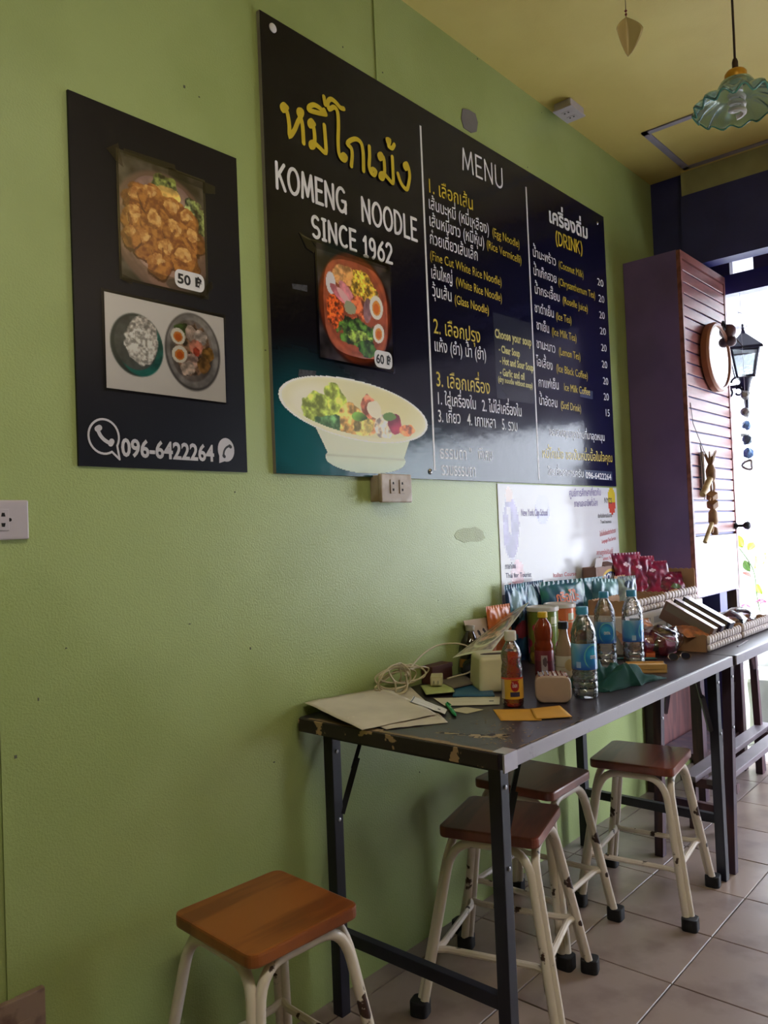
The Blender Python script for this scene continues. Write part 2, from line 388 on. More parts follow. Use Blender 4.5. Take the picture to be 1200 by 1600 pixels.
MB().b2(.28, .33, 1.13, 1.24, 2.50, 2.62).build('transom_panel', 'navy_haze_paint', wf)
MB().b2(.27, .40, 1.362, WY, -.02, 2.398).build('navy_jamb', 'navy_haze_paint', wf)
MB().b2(.27, .40, -3.4, -.92, -.02, 2.62).build('navy_wall_panel', 'navy_haze_paint', wf)
# floor: every tile in reach of the eye is its own piece
TS = .298; TX0 = 2.334; TY0 = .855
fl = struct('floor', MB().b2(-2.6, 4.18, -3.4, WY, -.06, -.004), mat('grout', (72, 62, 60), .9))
tl = mat('floor_tile', (146, 128, 122), .28, var=(128, 110, 106), vscale=7, bump=.06, bscale=40, spec=.5)
tl2 = mat('floor_tile_warm', (150, 130, 120), .30, var=(130, 112, 104), vscale=5, bump=.06, bscale=40)
tm = []
for mt_ in (tl, tl2, tl):
    b = MB().b2(0, TS-.004, 0, TS-.004, -.005, 0); o = b.build('tile', mt_, fl, bevel=.0012, seg=1); tm.append(o)
first = True; k = 0; far = MB()
for i in range(-17, 7):
    for j in range(-15, 3):
        x0, y0 = TX0+i*TS+.002, TY0+j*TS+.002; w_ = min(TS-.004, 4.18-x0); d_ = min(TS-.004, WY-y0)
        if w_ < .02 or d_ < .02: continue
        if i >= -6 and j >= -5 and w_ > TS-.01 and d_ > TS-.01:
            if k < 3: o = tm[k]
            else: o = bpy.data.objects.new('tile', tm[rs.randrange(3)].data); COL.objects.link(o); o.parent = fl
            o.location = (x0, y0, rs.uniform(-.0004, .0004)); k += 1
        elif i >= -6 and j >= -5:
            o = MB().b2(0, w_, 0, d_, -.005, 0).build('tile', tl, fl); o.location = (x0, y0, 0)
        else: far.b2(x0, x0+w_, y0, y0+d_, -.005, 0)
tag(far.build('far_tile', tl, fl), kind='stuff')

# ================================================================ outside
struct('ground', MB().b2(4.18, 30, -14, 16, -.16, -.06), 'street')
fc = thing('building', 'overexposed pale building across the street behind the lantern', 'building', (9.2, 3, -.06))
cn = thing('canopy_occluder', 'added roof outside the shopfront, out of view, holding back sky light', 'canopy_occluder', (4.22, -3.2, 2.63)); MB().b2(0, 1.5, 0, 5.6, 0, .05).build('occluder_panel', 'awning_grey' if 'awning_grey' in MATS else mat('occluder_grey', (120, 118, 122), .8), cn)  # added roof, keeps sky light off the top of the slats
for yy in (.05, 5.45): MB().b2(1.4, 1.47, yy, yy+.07, -2.69, 0).build('post', 'navy_haze_paint', cn)
MB().b2(0, .4, -9, 6, 0, 6).build('facade', 'facade_paint', fc)
aw = MB(); aw.box((-.5, .1, 3.5), (1.0, .9, .06), (0, .25, 0)); aw.build('awning', mat('awning_grey', (110, 108, 114), .8), fc)
for zz in (2.62, 2.45): MB().b2(-.06, .02, -3.2, .2, zz, zz+.07).build('ledge', mat('ledge_grey', (168, 170, 188), .8), fc)
p_ = at(1172, 466, 0, 8.9)
ac = thing('air_conditioner', 'white outdoor air conditioner unit high on the bright building outside', 'air conditioner', (8.9, p_[1], p_[2]-.22))
MB().b2(0, .3, -.34, .34, 0, .5).build('casing', 'facade_paint', ac, bevel=.02)
mb = MB()
for r_ in (.08, .13, .18, .22): mb.tube([(-.01, .02+r_*math.cos(t), .25+r_*math.sin(t)) for t in [2*PI*q/20 for q in range(20)]], .012, 5, True)
mb.build('fan_grille', 'awning_grey', ac); MB().b2(.05, .3, -.3, -.26, -.12, 0).box((.16, .28, -.06), (.22, .04, .12)).build('bracket', 'awning_grey', ac)
lw = thing('planter', 'low pale concrete planter ledge outside the open shopfront', 'planter', (4.75, 1.2, -.06))
MB().b2(0, .35, -1.6, .9, 0, .62).build('wall_block', 'concrete', lw, bevel=.01)
mb = MB()
for q in range(7):
    y = -1.4+q*.33
    mb.lathe([(.05, 0), (.06, .03), (.035, .08), (.055, .2), (.03, .33), (.05, .36)], 10, (-.10, y, .02))
tag(mb.build('baluster', mat('baluster_cream', (196, 200, 178), .7), lw), kind='stuff')
MB().b2(-.17, -.03, -1.6, .9, .38, .43).build('baluster_rail', 'baluster_cream', lw)

# unseen canvas blind added outside the opening to grey the upper glare
cv = bpy.data.materials.new('occluder_canvas'); cv.use_nodes = True; nt = cv.node_tree; nt.nodes.clear(); MATS['occluder_canvas'] = cv
o_ = nt.nodes.new('ShaderNodeOutputMaterial'); d_ = nt.nodes.new('ShaderNodeBsdfDiffuse'); t_ = nt.nodes.new('ShaderNodeBsdfTranslucent'); mx = nt.nodes.new('ShaderNodeMixShader')
wv = nt.nodes.new('ShaderNodeTexNoise'); wv.inputs['Scale'].default_value = 6; cr = nt.nodes.new('ShaderNodeValToRGB'); cr.color_ramp.elements[0].color = rgb((120, 112, 124)); cr.color_ramp.elements[1].color = rgb((150, 140, 146))
nt.links.new(wv.outputs[0], cr.inputs[0]); nt.links.new(cr.outputs[0], d_.inputs[0]); nt.links.new(cr.outputs[0], t_.inputs[0]); mx.inputs[0].default_value = .35
nt.links.new(d_.outputs[0], mx.inputs[1]); nt.links.new(t_.outputs[0], mx.inputs[2]); nt.links.new(mx.outputs[0], o_.inputs[0])
bl_ = thing('blind_occluder', 'grey canvas blind added out of view outside the shopfront to dim the glare', 'blind', (4.26, -.92, 1.80))
MB().grid(lambda u, v: (.012*math.sin(u*20)*(1-v), u*1.86, v*.80), 30, 6).build('occluder_cloth', cv, bl_, smooth='all'); MB().tube([(0, 0, 0), (0, 1.86, 0)], .012, 8).build('bottom_bar', 'navy_haze_paint', bl_); MB().tube([(0, -.02, .80), (0, 1.88, .80)], .026, 10).build('roller', 'navy_haze_paint', bl_)
# leafy stems and paper flowers standing on the ledge
def leafy(name, label, pts, cols, ss, cat='plant'):
    base = pts[0]; t = thing(name, label, cat, tuple(base)); st = MB(); L = [tuple(a-b for a, b in zip(p, base)) for p in pts]
    st.tube(spline(L, 5), .004, 6); st.build('stem', mat('stem_green', (70, 92, 50), .6), t)
    for (dx, dy, dz, sz, rz, ci) in ss:
        lf = MB(); M = Matrix.Translation((dx, dy, dz)) @ Euler((rz*.6, .5, rz)).to_matrix().to_4x4(); lf.M = M
        lf.grid(lambda u, v: ((v-.5)*sz*.55*math.sin(PI*u)**.7, (u)*sz, .12*sz*math.sin(PI*u)-.5*sz*abs(v-.5)*.3), 7, 4)
        lf.build('leaf', cols[ci], t, smooth='all', solid=.001)
    return t
lime = mat('leaf_lime', (168, 196, 60), .5); dkg = mat('leaf_green', (92, 132, 62), .5); rdl = mat('leaf_red', (196, 92, 84), .5)
leafy('potted_plant', 'climbing stem with lime green leaves outside beside the cabinet', [(4.86, 1.40, .56), (4.84, 1.42, .74), (4.86, 1.44, .9), (4.82, 1.50, 1.03)],
      [lime, dkg, rdl], [(0, .0, .20, .07, 2.6, 0), (.0, .06, .33, .08, 2.2, 1), (0, .02, .42, .09, -2.2, 0), (0, .09, .47, .10, 1.9, 0), (0, .03, .50, .08, -1.2, 0), (0, -.03, .44, .08, -2.8, 0), (0, .02, .26, .08, -2.0, 1), (0, .05, .30, .06, 1.0, 2), (0, -.08, .50, .08, -2.2, 0)], 'plant')
pk = mat('flower_pink', (222, 96, 128), .6)
fb = thing('flower_bunch', 'row of pink flowers on the ledge outside at the right edge', 'flowers', (4.80, 1.22, .56))
for q in range(7):
    mb = MB(); c = (rs.uniform(-.05, .05), -.24+q*.085, .15+rs.uniform(-.02, .03))
    for k in range(5):
        a_ = 2*PI*k/5+q; mb.box((c[0]+.018*math.cos(a_), c[1]+.018*math.sin(a_), c[2]), (.03, .022, .006), (rs.uniform(-.6, .6), .5, a_))
    mb.build('flower', pk, fb)
    MB().tube([(0, c[1]*.8, 0), c], .0025, 5).build('stem', 'stem_green', fb)
# hanging pink cloth strips outside
pc = at(1168, 815, 0, 9.05)
bn = thing('cloth_banner', 'narrow lilac and pink cloth strip hanging outside right of the cabinet knob', 'banner', (9.05, pc[1], pc[2]-.26)); bn.scale = (1.5, 1.5, 1.5)
MB().grid(lambda u, v: (.02*math.sin(9*v), (u-.5)*.075, v*.18-.02), 4, 8).build('cloth_strip', mat('lilac_cloth', (150, 128, 166), .8), bn, solid=.003)
MB().grid(lambda u, v: (.02*math.sin(7*v), (u-.5)*.075, v*.16+.20), 4, 8).build('cloth_strip', mat('pink_cloth', (206, 140, 170), .8), bn, solid=.003)
MB().tube([(0, 0, .36), (0, .0, .80)], .003, 5).box((.05, 0, .80), (.12, .03, .02)).build('hanging_hook', 'hole_black', bn)

# ================================================================ sockets
def socket(name, label, x, z, w_, h_, d_, m_, rows, box=0, group=None):
    t = thing(name, label, 'socket', (x, WY, z), group=group)
    if box: MB().b2(0, w_, -d_+.012, 0, 0, h_).build('back_box', m_, t, bevel=.003)
    MB().b2(-.003, w_+.003, -d_, -d_+.012 if box else 0, -.003, h_+.003).build('face_plate', m_, t, bevel=.003)
    for (u, v, kind) in rows:
        MB().b2(u-.011, u+.011, -d_-.0025, -d_, v-.02, v+.02).build('insert', m_, t, bevel=.001)
        h = MB()
        for dz, sg in ((.009, 1), (-.009, -1)):
            h.add([(u-.004, -d_-.0032, v+dz-sg*.003), (u+.004, -d_-.0032, v+dz-sg*.003), (u+.0025, -d_-.0032, v+dz+sg*.004), (u-.0025, -d_-.0032, v+dz+sg*.004)], [(0, 1, 2, 3)])
        if kind == 3:
            h.add([(u+.013+.0035*math.cos(t_), -d_-.0008, v+.0035*math.sin(t_)) for t_ in [2*PI*q/10 for q in range(10)]], [tuple(range(10))])
        h.build('pin_holes', 'hole_black', t)
    return t
socket('wall_socket', 'white flush wall socket at the left edge, level with the bottom of the boards', .555, 1.218, .131, .068, .010, 'socket_white', [(.085, .034, 3), (.03, .034, 3)])
socket('wall_socket', 'grimy beige wall socket low down in the bottom left corner', .57, .27, .120, .105, .014, 'socket_dirty', [(.082, .045, 3), (.03, .045, 3)])
x0, z0 = at(596, 785, 1, WY-.04)[[0, 2]]
socket('wall_socket', 'boxy beige two-way socket just under the big menu board', 1.667, 1.288, .128, .075, .046, 'socket_beige', [(.045, .042, 2), (.085, .042, 2)], 1)
ct = thing('ceiling_socket', 'white two-way socket box mounted on the yellow ceiling', 'socket', (2.845, 1.44, CZ), rz=0)
MB().b2(-.055, .055, -.036, .036, -.030, 0).build('back_box', 'socket_white', ct, bevel=.003)
MB().b2(-.060, .060, -.040, .040, -.034, -.028).build('face_plate', 'socket_white', ct, bevel=.002)
for u in (-.022, .022):
    MB().b2(u-.009, u+.009, -.018, .018, -.036, -.034).build('insert', 'socket_white', ct); h = MB()
    for dy in (-.008, .008): h.b2(u-.003, u+.003, dy-.003, dy+.003, -.0367, -.036)
    h.build('pin_holes', 'hole_black', ct)

# ================================================================ boards on the wall
load_glyphs(set('|"#-.,()0123456789ABCDEFGHIJKLMNOPQRSTUVWXYZabcdefghijklmnopqrstuvwxyz\u0e3f')|set(''.join(chr(c) for c in list(range(0xe01, 0xe3b))+list(range(0xe40, 0xe4d)))), (0.0, .006, .012, .03))
mat('ink_white', (238, 236, 240), .35); mat('ink_yellow', (206, 180, 44), .35); mat('ink_grey', (206, 202, 210), .45)
mat('ink_black', (30, 28, 32), .5); mat('ink_red', (190, 60, 70), .5); mat('ink_purple', (120, 100, 160), .5); mat('ink_navy', (36, 40, 90), .5)
mat_print('board_print', .14, bump=.3, bscale=22, spec=.32); mat_print('sign_print', .34, bump=.05, bscale=90, spec=.25)
mat_print('photo_print', .28, coat=.8); mat_print('paper_print', .75); mat_print('poster_print', .12, bump=.12, bscale=10); mat_print('foil_print', .30, bump=.3, bscale=60)
mat('board_edge', (150, 140, 130), .7); mat_film('tape_clear', (222, 220, 218), .02, .08); mat('screw_steel', (200, 200, 205), .25, metal=1)
mat_film('clear_film', (250, 250, 250), .05, .05)

class Board:
    def __init__(s, name, label, corners, th, cat, xs=None):
        s.y = WY-th; p = [at(px, py, 1, s.y) for px, py in corners]   # tl, bl, tr, br
        s.x0 = (p[0][0]+p[1][0])/2; s.x1 = (p[2][0]+p[3][0])/2; s.z0 = (p[1][2]+p[3][2])/2; s.z1 = (p[0][2]+p[2][2])/2
        s.W, s.H, s.th = s.x1-s.x0, s.z1-s.z0, th; s.t = thing(name, label, cat, (s.x0, WY, s.z0))
    def loc(s, px, py):
        p = at(px, py, 1, s.y); return p[0]-s.x0, p[2]-s.z0
    def line(s, name, txt, a, b, em, mt, off=0.0, lift=.0008, parent=None):
        (xa, za), (xb, zb) = s.loc(*a), s.loc(*b)
        return lettering(name, txt, lambda u, y: (xa+(xb-xa)*u, -s.th-lift, za+(zb-za)*u+y*em), mt, parent or s.t, off)
    def hand(s, txt, a, b, hgt, wd, mt, gap=.06, ang=True):
        (xa, za), (xb, zb) = s.loc(*a), s.loc(*b); st, W = hand(txt, gap); k = (xb-xa)/W
        vs, fs = ribbon([[(x*k, y*hgt) for x, y in q] for q in st], wd)
        return MB().add([(xa+x, -s.th-.0008-l, za+(zb-za)*x/(xb-xa)+y) for x, y, l in vs], fs).build('lettering', mt, s.t)
    def flat(s, name, pts, mt, lift=.0006, parent=None, pxs=True):
        q = [s.loc(*p) for p in pts] if pxs else pts
        if sum(q[i][0]*q[(i+1) % len(q)][1]-q[(i+1) % len(q)][0]*q[i][1] for i in range(len(q))) < 0: q = q[::-1]
        return MB().add([(x, -s.th-lift, z) for x, z in q], [tuple(range(len(q)))]).build(name, mt, parent or s.t)
    def photo(s, name, art, x0, z0, w_, h_, rot=0, lift=.0016, parent=None, mt='photo_print', wav=.0):
        c, sn = math.cos(rot), math.sin(rot)
        return printed(name, art, lambda u, v: (x0+u*w_*c-v*h_*sn, -s.th-lift-wav*math.sin(PI*u)*math.sin(PI*v), z0+u*w_*sn+v*h_*c), mt, parent or s.t)

# ---- food pictures
def art_dumplings():
    A = Art(96, 124, (52, 46, 46), 1.26); A.put(np.ones_like(A.U), (66, 60, 60), noise=.5, cells=9, seed=11)
    A.ell(.5, .45, .60, .50, (128, 96, 92)); A.ell(.5, .44, .54, .45, (150, 116, 108), noise=.12); A.ell(.5, .43, .47, .39, (166, 132, 120), noise=.1)
    A.ell(.52, .86, .15, .08, (104, 112, 58), wob=.7, seed=21, noise=.6, cells=26); A.ell(.88, .66, .17, .15, (122, 132, 84), wob=.8, seed=22, noise=.7, cells=28)
    A.ell(.55, .78, .16, .07, (222, 178, 96), wob=.5, seed=5, noise=.3)
    for i, (x, y, r) in enumerate(((.20,.66,.16),(.36,.70,.15),(.60,.64,.17),(.78,.60,.15),(.16,.48,.16),(.40,.50,.17),(.64,.47,.16),(.86,.44,.15),(.26,.32,.16),(.52,.28,.16),(.74,.26,.17),(.42,.16,.13),(.12,.34,.11))):
        A.ell(x, y-.02, r*1.02, r*.80, (92, 50, 24), wob=.5, seed=30+i); A.ell(x, y, r, r*.78, (186, 122, 56), wob=.5, seed=30+i, col2=(128, 72, 34), cells=26)
        A.ell(x-.02, y+.05, r*.55, r*.34, (224, 172, 102), rot=20*i, wob=1.0, seed=60+i, col2=(170, 106, 52), cells=30)
        A.ell(x+.03, y+.05, r*.30, r*.10, (226, 184, 124), rot=50*i, wob=1.2, seed=90+i, alpha=.6); A.ell(x-.05, y-.02, r*.5, r*.09, (112, 62, 30), rot=70*i, wob=1.2, seed=190+i, alpha=.6)
    A.ell(.80, .04, .3, .07, (60, 52, 56), alpha=.5); return A
def egg(A, x, y, r, rot=0, sq=.8):
    A.ell(x, y, r, r*sq, (240, 234, 226), rot); A.ell(x, y-.005, r*.62, r*sq*.62, (226, 148, 66), rot); A.ell(x, y-.01, r*.42, r*sq*.42, (214, 106, 34), rot)
def art_two_bowls():
    A = Art(124, 88, (238, 234, 236), .68)
    A.ell(.24, .50, .205, .335, (60, 74, 72)); A.ell(.27, .48, .18, .31, (28, 112, 106), noise=.2); A.ell(.235, .52, .17, .29, (86, 92, 92), noise=.2)
    A.ell(.28, .56, .13, .26, (204, 198, 196), wob=.3, seed=4, noise=.28, cells=44); A.ell(.27, .50, .12, .2, (228, 224, 222), wob=.5, seed=8, noise=.25, cells=50)
    A.ell(.71, .53, .245, .44, (92, 88, 90)); A.ell(.71, .54, .232, .42, (158, 154, 156), noise=.15); A.ell(.70, .54, .19, .35, (128, 118, 116), noise=.25)
    A.ell(.72, .55, .16, .28, (126, 98, 80), wob=.6, seed=9, noise=.5, cells=24); A.ell(.63, .77, .07, .07, (66, 98, 40), wob=.9, seed=12, noise=.5, cells=20)
    for i, (x, y, c) in enumerate(((.70,.74,(188,168,160)),(.78,.70,(204,190,186)),(.74,.58,(196,132,116)),(.70,.44,(190,160,150)),(.66,.34,(196,178,168)),(.84,.52,(150,112,56)),(.80,.40,(140,104,60)))):
        A.ell(x, y, .055, .09, c, rot=30*i, wob=.6, seed=40+i, noise=.25, cells=24)
    A.ell(.735, .54, .03, .05, (166, 70, 50), wob=.9, seed=33, noise=.4)
    egg(A, .58, .68, .062, 20, 1.5); egg(A, .59, .48, .07, 40, 1.35); return A
def art_noodle_bowl():
    A = Art(100, 102, (70, 66, 72), 1.0); A.put(np.ones_like(A.U), (84, 78, 84), noise=.5, cells=6, seed=14)
    A.ell(.5, .50, .50, .515, (96, 44, 30)); A.ell(.49, .51, .48, .50, (172, 84, 52), noise=.1); A.ell(.49, .52, .42, .43, (148, 66, 40), noise=.15); A.ell(.49, .53, .40, .41, (158, 76, 48), noise=.1)
    A.ell(.28, .78, .10, .09, (206, 148, 92), wob=.5, seed=3, noise=.3, cells=20); A.ell(.40, .78, .08, .09, (214, 150, 88), wob=.5, seed=4, noise=.3, cells=20)
    A.ell(.58, .72, .17, .14, (222, 172, 62), wob=.6, seed=5, noise=.5, cells=34); A.ell(.72, .66, .10, .09, (212, 160, 60), wob=.6, seed=6, noise=.5, cells=34)
    A.ell(.16, .68, .06, .10, (224, 218, 226)); A.ell(.26, .60, .13, .045, (214, 118, 130), rot=-32, noise=.2); A.ell(.36, .64, .12, .05, (206, 126, 136), rot=-40, noise=.2); A.ell(.33, .58, .12, .035, (232, 176, 178), rot=-38)
    A.ell(.20, .44, .11, .14, (206, 82, 30), wob=.5, seed=7, noise=.55, cells=44); A.ell(.52, .52, .10, .13, (196, 96, 60), wob=.9, seed=8, noise=.5, cells=24); A.ell(.40, .50, .08, .06, (160, 160, 130), wob=.8, seed=18)
    A.ell(.48, .28, .24, .13, (70, 104, 38), wob=.8, seed=9, noise=.6, cells=22); A.ell(.52, .25, .15, .06, (132, 152, 66), wob=.9, seed=10, noise=.5, cells=26); A.ell(.62, .16, .12, .08, (58, 92, 36), wob=.9, seed=15, noise=.5, cells=20)
    A.ell(.64, .52, .06, .12, (150, 110, 116), rot=-10, noise=.2)
    egg(A, .77, .57, .115, 75, .85); egg(A, .79, .33, .095, 60, .85); return A
def art_dish():
    A = Art(250, 118, (0, 0, 0), .46)
    A.mask[:] = False
    rim = A.dist(.5, .66, .495, .315, -3.5); body = ((A.V < .62) & (A.V > .0))
    lf = .16+(.62-A.V)*.28; rt = .90-(.62-A.V)*.24
    bodym = body & (A.U > lf) & (A.U < rt) & ((A.V > .17) | (A.dist(.535, .17, .275, .165) < 1))
    foot = (A.dist(.535, .155, .272, .15) < 1)
    A.mask = (rim < 1) | bodym | foot
    A.put(np.ones_like(A.U), (206, 208, 190)); A.put(((A.U-.2)/.7), (196, 204, 178)); A.put((.25-A.V)/.2, (188, 206, 196), alpha=.7)
    A.put(np.exp(-((A.V-.175)/.012)**2)*((A.V < .2)), (168, 172, 152), alpha=.8)
    A.put((1-rim)/.02+.5, (216, 212, 186)); A.ell(.5, .67, .465, .275, (210, 204, 168), rot=-3.5); A.ell(.66, .70, .25, .2, (206, 194, 140), alpha=.6, soft=.6); A.ell(.2, .68, .15, .2, (220, 216, 200), alpha=.8, soft=.6)
    f = ((A.dist(.5, .655, .455, .255, -3.5) < 1)).astype(float)
    def food(x, y, rx, ry, c, **k):
        s_ = A.c.copy(); A.ell(x, y, rx, ry, c, **k); A.c = s_*(1-f[..., None])+A.c*f[..., None]
    food(.25, .62, .12, .20, (168, 182, 84), wob=.9, seed=2, noise=.4, cells=30); food(.35, .70, .07, .22, (176, 190, 84), rot=20, wob=.9, seed=3, noise=.4, cells=30)
    food(.33, .50, .12, .08, (96, 136, 84), wob=.9, seed=4, noise=.4, cells=30); food(.44, .56, .08, .18, (206, 160, 92), wob=.6, seed=5, noise=.35, cells=34)
    food(.56, .58, .08, .15, (200, 140, 96), wob=.8, seed=6, noise=.4, cells=34); food(.55, .72, .06, .12, (190, 110, 84), wob=.9, seed=7, noise=.4, cells=34)
    food(.52, .50, .07, .10, (178, 158, 92), wob=.8, seed=8, noise=.4, cells=34); food(.50, .60, .05, .05, (96, 130, 56), wob=.9, seed=13, noise=.4)
    food(.66, .52, .06, .13, (216, 196, 176), wob=.8, seed=9, noise=.4, cells=34); food(.74, .56, .05, .10, (152, 48, 70), wob=.8, seed=10, noise=.3); food(.70, .64, .05, .05, (92, 120, 60), wob=.9, seed=12)
    food(.82, .50, .06, .07, (204, 116, 70), wob=.9, seed=11, noise=.4, cells=34); food(.60, .70, .05, .10, (226, 210, 188), wob=.8, seed=16)
    A.put(((rim > .965) & (rim < 1.0)).astype(float), (232, 230, 214)); A.c = np.clip(A.c*1.12+6, 0, 250); return A

# ---- small black sign
S = Board('food_sign', 'small black sign with two food photos and phone number, left of the menu board', ((107,140),(122,725),(371,248),(385,740)), .006, 'sign')
mat('sign_core', (30, 28, 30), .5)
MB().b2(0, S.W, -S.th+.0006, 0, 0, S.H).build('panel', 'sign_core', S.t)
A = Art(30, 54, (24, 20, 22)); A.put(1-A.V, (22, 24, 34)); S.photo('face_print', A, 0, 0, S.W, S.H, lift=0, mt='sign_print')
def frame_film(B, x0, z0, w_, h_, nm='laminate', rim=.006):
    o = MB().add([(x0-rim, -B.th-.0022, z0-rim), (x0+w_+rim, -B.th-.0022, z0-rim), (x0+w_+rim, -B.th-.0022, z0+h_+rim), (x0-rim, -B.th-.0022, z0+h_+rim)], [(0, 1, 2, 3)])
    return o.build(nm, 'clear_film', B.t)
(xa, za), (xb, zb) = S.loc(190, 433), S.loc(316, 285)
ph = S.photo('dumpling_photo', art_dumplings(), xa, za, xb-xa, zb-za, 0.0, wav=.002); tag(ph, 'taped photo of fried dumplings on a plate'); 
def tape(B, pts, nm='tape'): return B.flat(nm, pts[::-1], 'tape_clear', .0028)
tape(S, ((165,232),(183,224),(192,262),(180,252))); tape(S, ((192,232),(272,258),(274,268),(192,244))); tape(S, ((262,262),(316,284),(316,296),(262,274)))
tape(S, ((316,284),(335,292),(335,304),(316,302))); tape(S, ((190,428),(206,436),(205,446),(190,438))); tape(S, ((310,455),(330,440),(332,450),(314,470)))
q = [S.loc(*p) for p in ((272,422),(318,430),(318,455),(272,450))]
cx, cz = sum(a for a, b in q)/4, sum(b for a, b in q)/4
def price(B, cx, cz, w_, h_, txt):
    B.flat('price_label', rrect(w_, h_, h_*.35, 4, cx, cz), 'ink_white', .0030, pxs=False)
    xa, xb = cx-w_*.42, cx+w_*.42
    lettering('price_lettering', txt, lambda u, y: (xa+(xb-xa)*u, -B.th-.0036, cz-h_*.26+y*h_*.74), 'ink_black', B.t, .03)
price(S, cx, cz, .080, .042, '50 \u0e3f')
(xa, za), (xb, zb) = S.loc(166, 606), S.loc(348, 496)
tag(S.photo('bowl_photo', art_two_bowls(), xa, za, xb-xa, zb-za, -.005, wav=.0005), 'laminated photo of a rice bowl and a noodle bowl on white')
frame_film(S, xa, za, xb-xa, zb-za); (xa, za), (xb, zb) = S.loc(190, 433), S.loc(316, 285); frame_film(S, xa, za, xb-xa, zb-za)
S.line('lettering', '096-6422264', (189.5, 712), (334.5, 720.5), .052, 'ink_grey', .03)
def handset(cx, cz, s_, flip=1):
    p = arc(cx+.42*s_*flip, cz+.42*s_, .75*s_, .75*s_, 195 if flip > 0 else -15, 255 if flip > 0 else -75, 8)
    return p
c = S.loc(162, 682); rr = .034
vs, fs = ribbon([arc(c[0], c[1], rr, rr*1.05, -28, 300, 30)+[(c[0]+rr*1.0, c[1]-rr*1.35), (c[0]+rr*.86, c[1]-rr*.5)]], .0045)
MB().add([(x, -S.th-.0008-l, z) for x, z, l in vs], fs).build('phone_icon', 'ink_grey', S.t)
st = [arc(c[0]+.022, c[1]+.022, .036, .036, 192, 258, 8)]; vs, fs = ribbon(st, .008); a, b_ = st[0][0], st[0][-1]
v2, f2 = ribbon([[(a[0]-.001, a[1]), (a[0]+.004, a[1]+.003)], [(b_[0], b_[1]-.001), (b_[0]+.003, b_[1]+.004)]], .012); n0 = len(vs)
MB().add([(x, -S.th-.0009-l, z) for x, z, l in vs+v2], fs+[tuple(i+n0 for i in f) for f in f2]).build('phone_icon', 'ink_grey', S.t)
c = S.loc(353, 703)
S.flat('phone_icon', [(c[0]+.024*math.cos(t), c[1]+.028*math.sin(t)) for t in [2*PI*k/24 for k in range(24)] if not 3.7 < t < 4.1]+[], 'ink_grey', .0008, pxs=False)
S.flat('phone_icon', [(c[0]-.020, c[1]-.010), (c[0]-.021, c[1]-.032), (c[0]-.002, c[1]-.026)], 'ink_grey', .0007, pxs=False)
st = [arc(c[0]+.014, c[1]-.012, .022, .022, 100, 185, 8)]; vs, fs = ribbon(st, .005); a, b_ = st[0][0], st[0][-1]
v2, f2 = ribbon([[(a[0], a[1]), (a[0]+.003, a[1]-.002)], [(b_[0], b_[1]), (b_[0]+.002, b_[1]-.002)]], .008); n0 = len(vs)
MB().add([(x, -S.th-.0012-l, z) for x, z, l in vs+v2], fs+[tuple(i+n0 for i in f) for f in f2]).build('phone_icon', 'ink_black', S.t)

# ---- the big menu board
B = Board('menu_board', 'large black menu board with yellow and white Thai and English lettering', ((402,12),(435,743),(944,340),(962,758)), .012, 'menu board')
MB().b2(0, B.W, -B.th+.0006, 0, 0, B.H).build('panel', 'board_edge', B.t)
A = Art(200, 124, (17, 14, 17), .61); A.put(np.clip(A.U*1.1-.05, 0, 1)*np.clip(1.6-A.V*1.1, 0, 1), (16, 18, 52)); A.ell(.06, .09, .11, .15, (24, 88, 94), soft=.9, noise=.15, cells=5); A.ell(.26, .02, .16, .12, (18, 76, 84), soft=1.0, noise=.15, cells=5, alpha=.8)
B.photo('face_print', A, 0, 0, B.W, B.H, lift=0, mt='board_print')
C2 = lambda x, y: B.loc(390+x*.25, y*.25)
title = [[(232,672),(215,655),(200,668),(207,690),(228,690),(240,735),(247,790),(250,850),(278,815),(300,762),(325,715),(325,693),(307,690),(303,712),(322,752),(330,805),(335,895)],
 [(400,776),(386,756),(370,768),(374,788),(394,790),(402,830),(404,875),(398,915),(380,920),(378,898),(398,892),(430,920),(472,955),(470,870),(463,785)],
 [(468,716),(420,706),(368,690),(370,668),(400,658),(438,680),(468,716)], [(462,690),(472,716)], [(460,608),(468,655)],
 [(583,682),(562,674),(532,640),(503,622),(484,642),(492,684),(522,672),(544,700),(550,780),(548,880),(552,950),(566,990),(588,1004),(598,984),(582,968),(566,984)],
 [(630,1040),(636,975),(630,930),(606,902),(625,880),(660,872),(690,895),(702,945),(705,1010),(706,1070)],
 [(742,920),(744,980),(741,1040),(752,1080),(772,1096),(782,1074),(764,1060),(750,1074)],
 [(830,992),(816,966),(801,974),(808,996),(830,990),(836,1040),(836,1080),(826,1118),(808,1112),(812,1090),(834,1090),(856,1115),(888,1146),(888,1070),(884,985)],
 [(856,896),(852,876),(868,880),(864,902),(862,918),(882,930),(896,908)],
 [(984,1050),(974,1026),(958,1036),(966,1058),(984,1052),(992,1100),(986,1150),(974,1186),(950,1168),(930,1130),(918,1090)]]
vs, fs = ribbon([[C2(*p) for p in spline(q, 4)] for q in title], .0135)
MB().add([(x, -B.th-.0008-l, z) for x, z, l in vs], fs).build('title_lettering', 'ink_yellow', B.t)
B.hand('KOMENG', (431,293), (541.5,334), .066, .0095, 'ink_white', .10); B.hand('NOODLE', (565,344), (652,377), .066, .0095, 'ink_white', .10)
B.hand('SINCE', (487,369), (557,392.5), .056, .0092, 'ink_white', .12); B.hand('1962', (568,399.5), (613,412), .056, .0092, 'ink_white', .12)
B.hand('MENU', (722,264), (786.5,296), .072, .0075, 'ink_white', .10); B.hand('(DRINK)', (868,381), (910,398), .050, .0075, 'ink_yellow', .06)
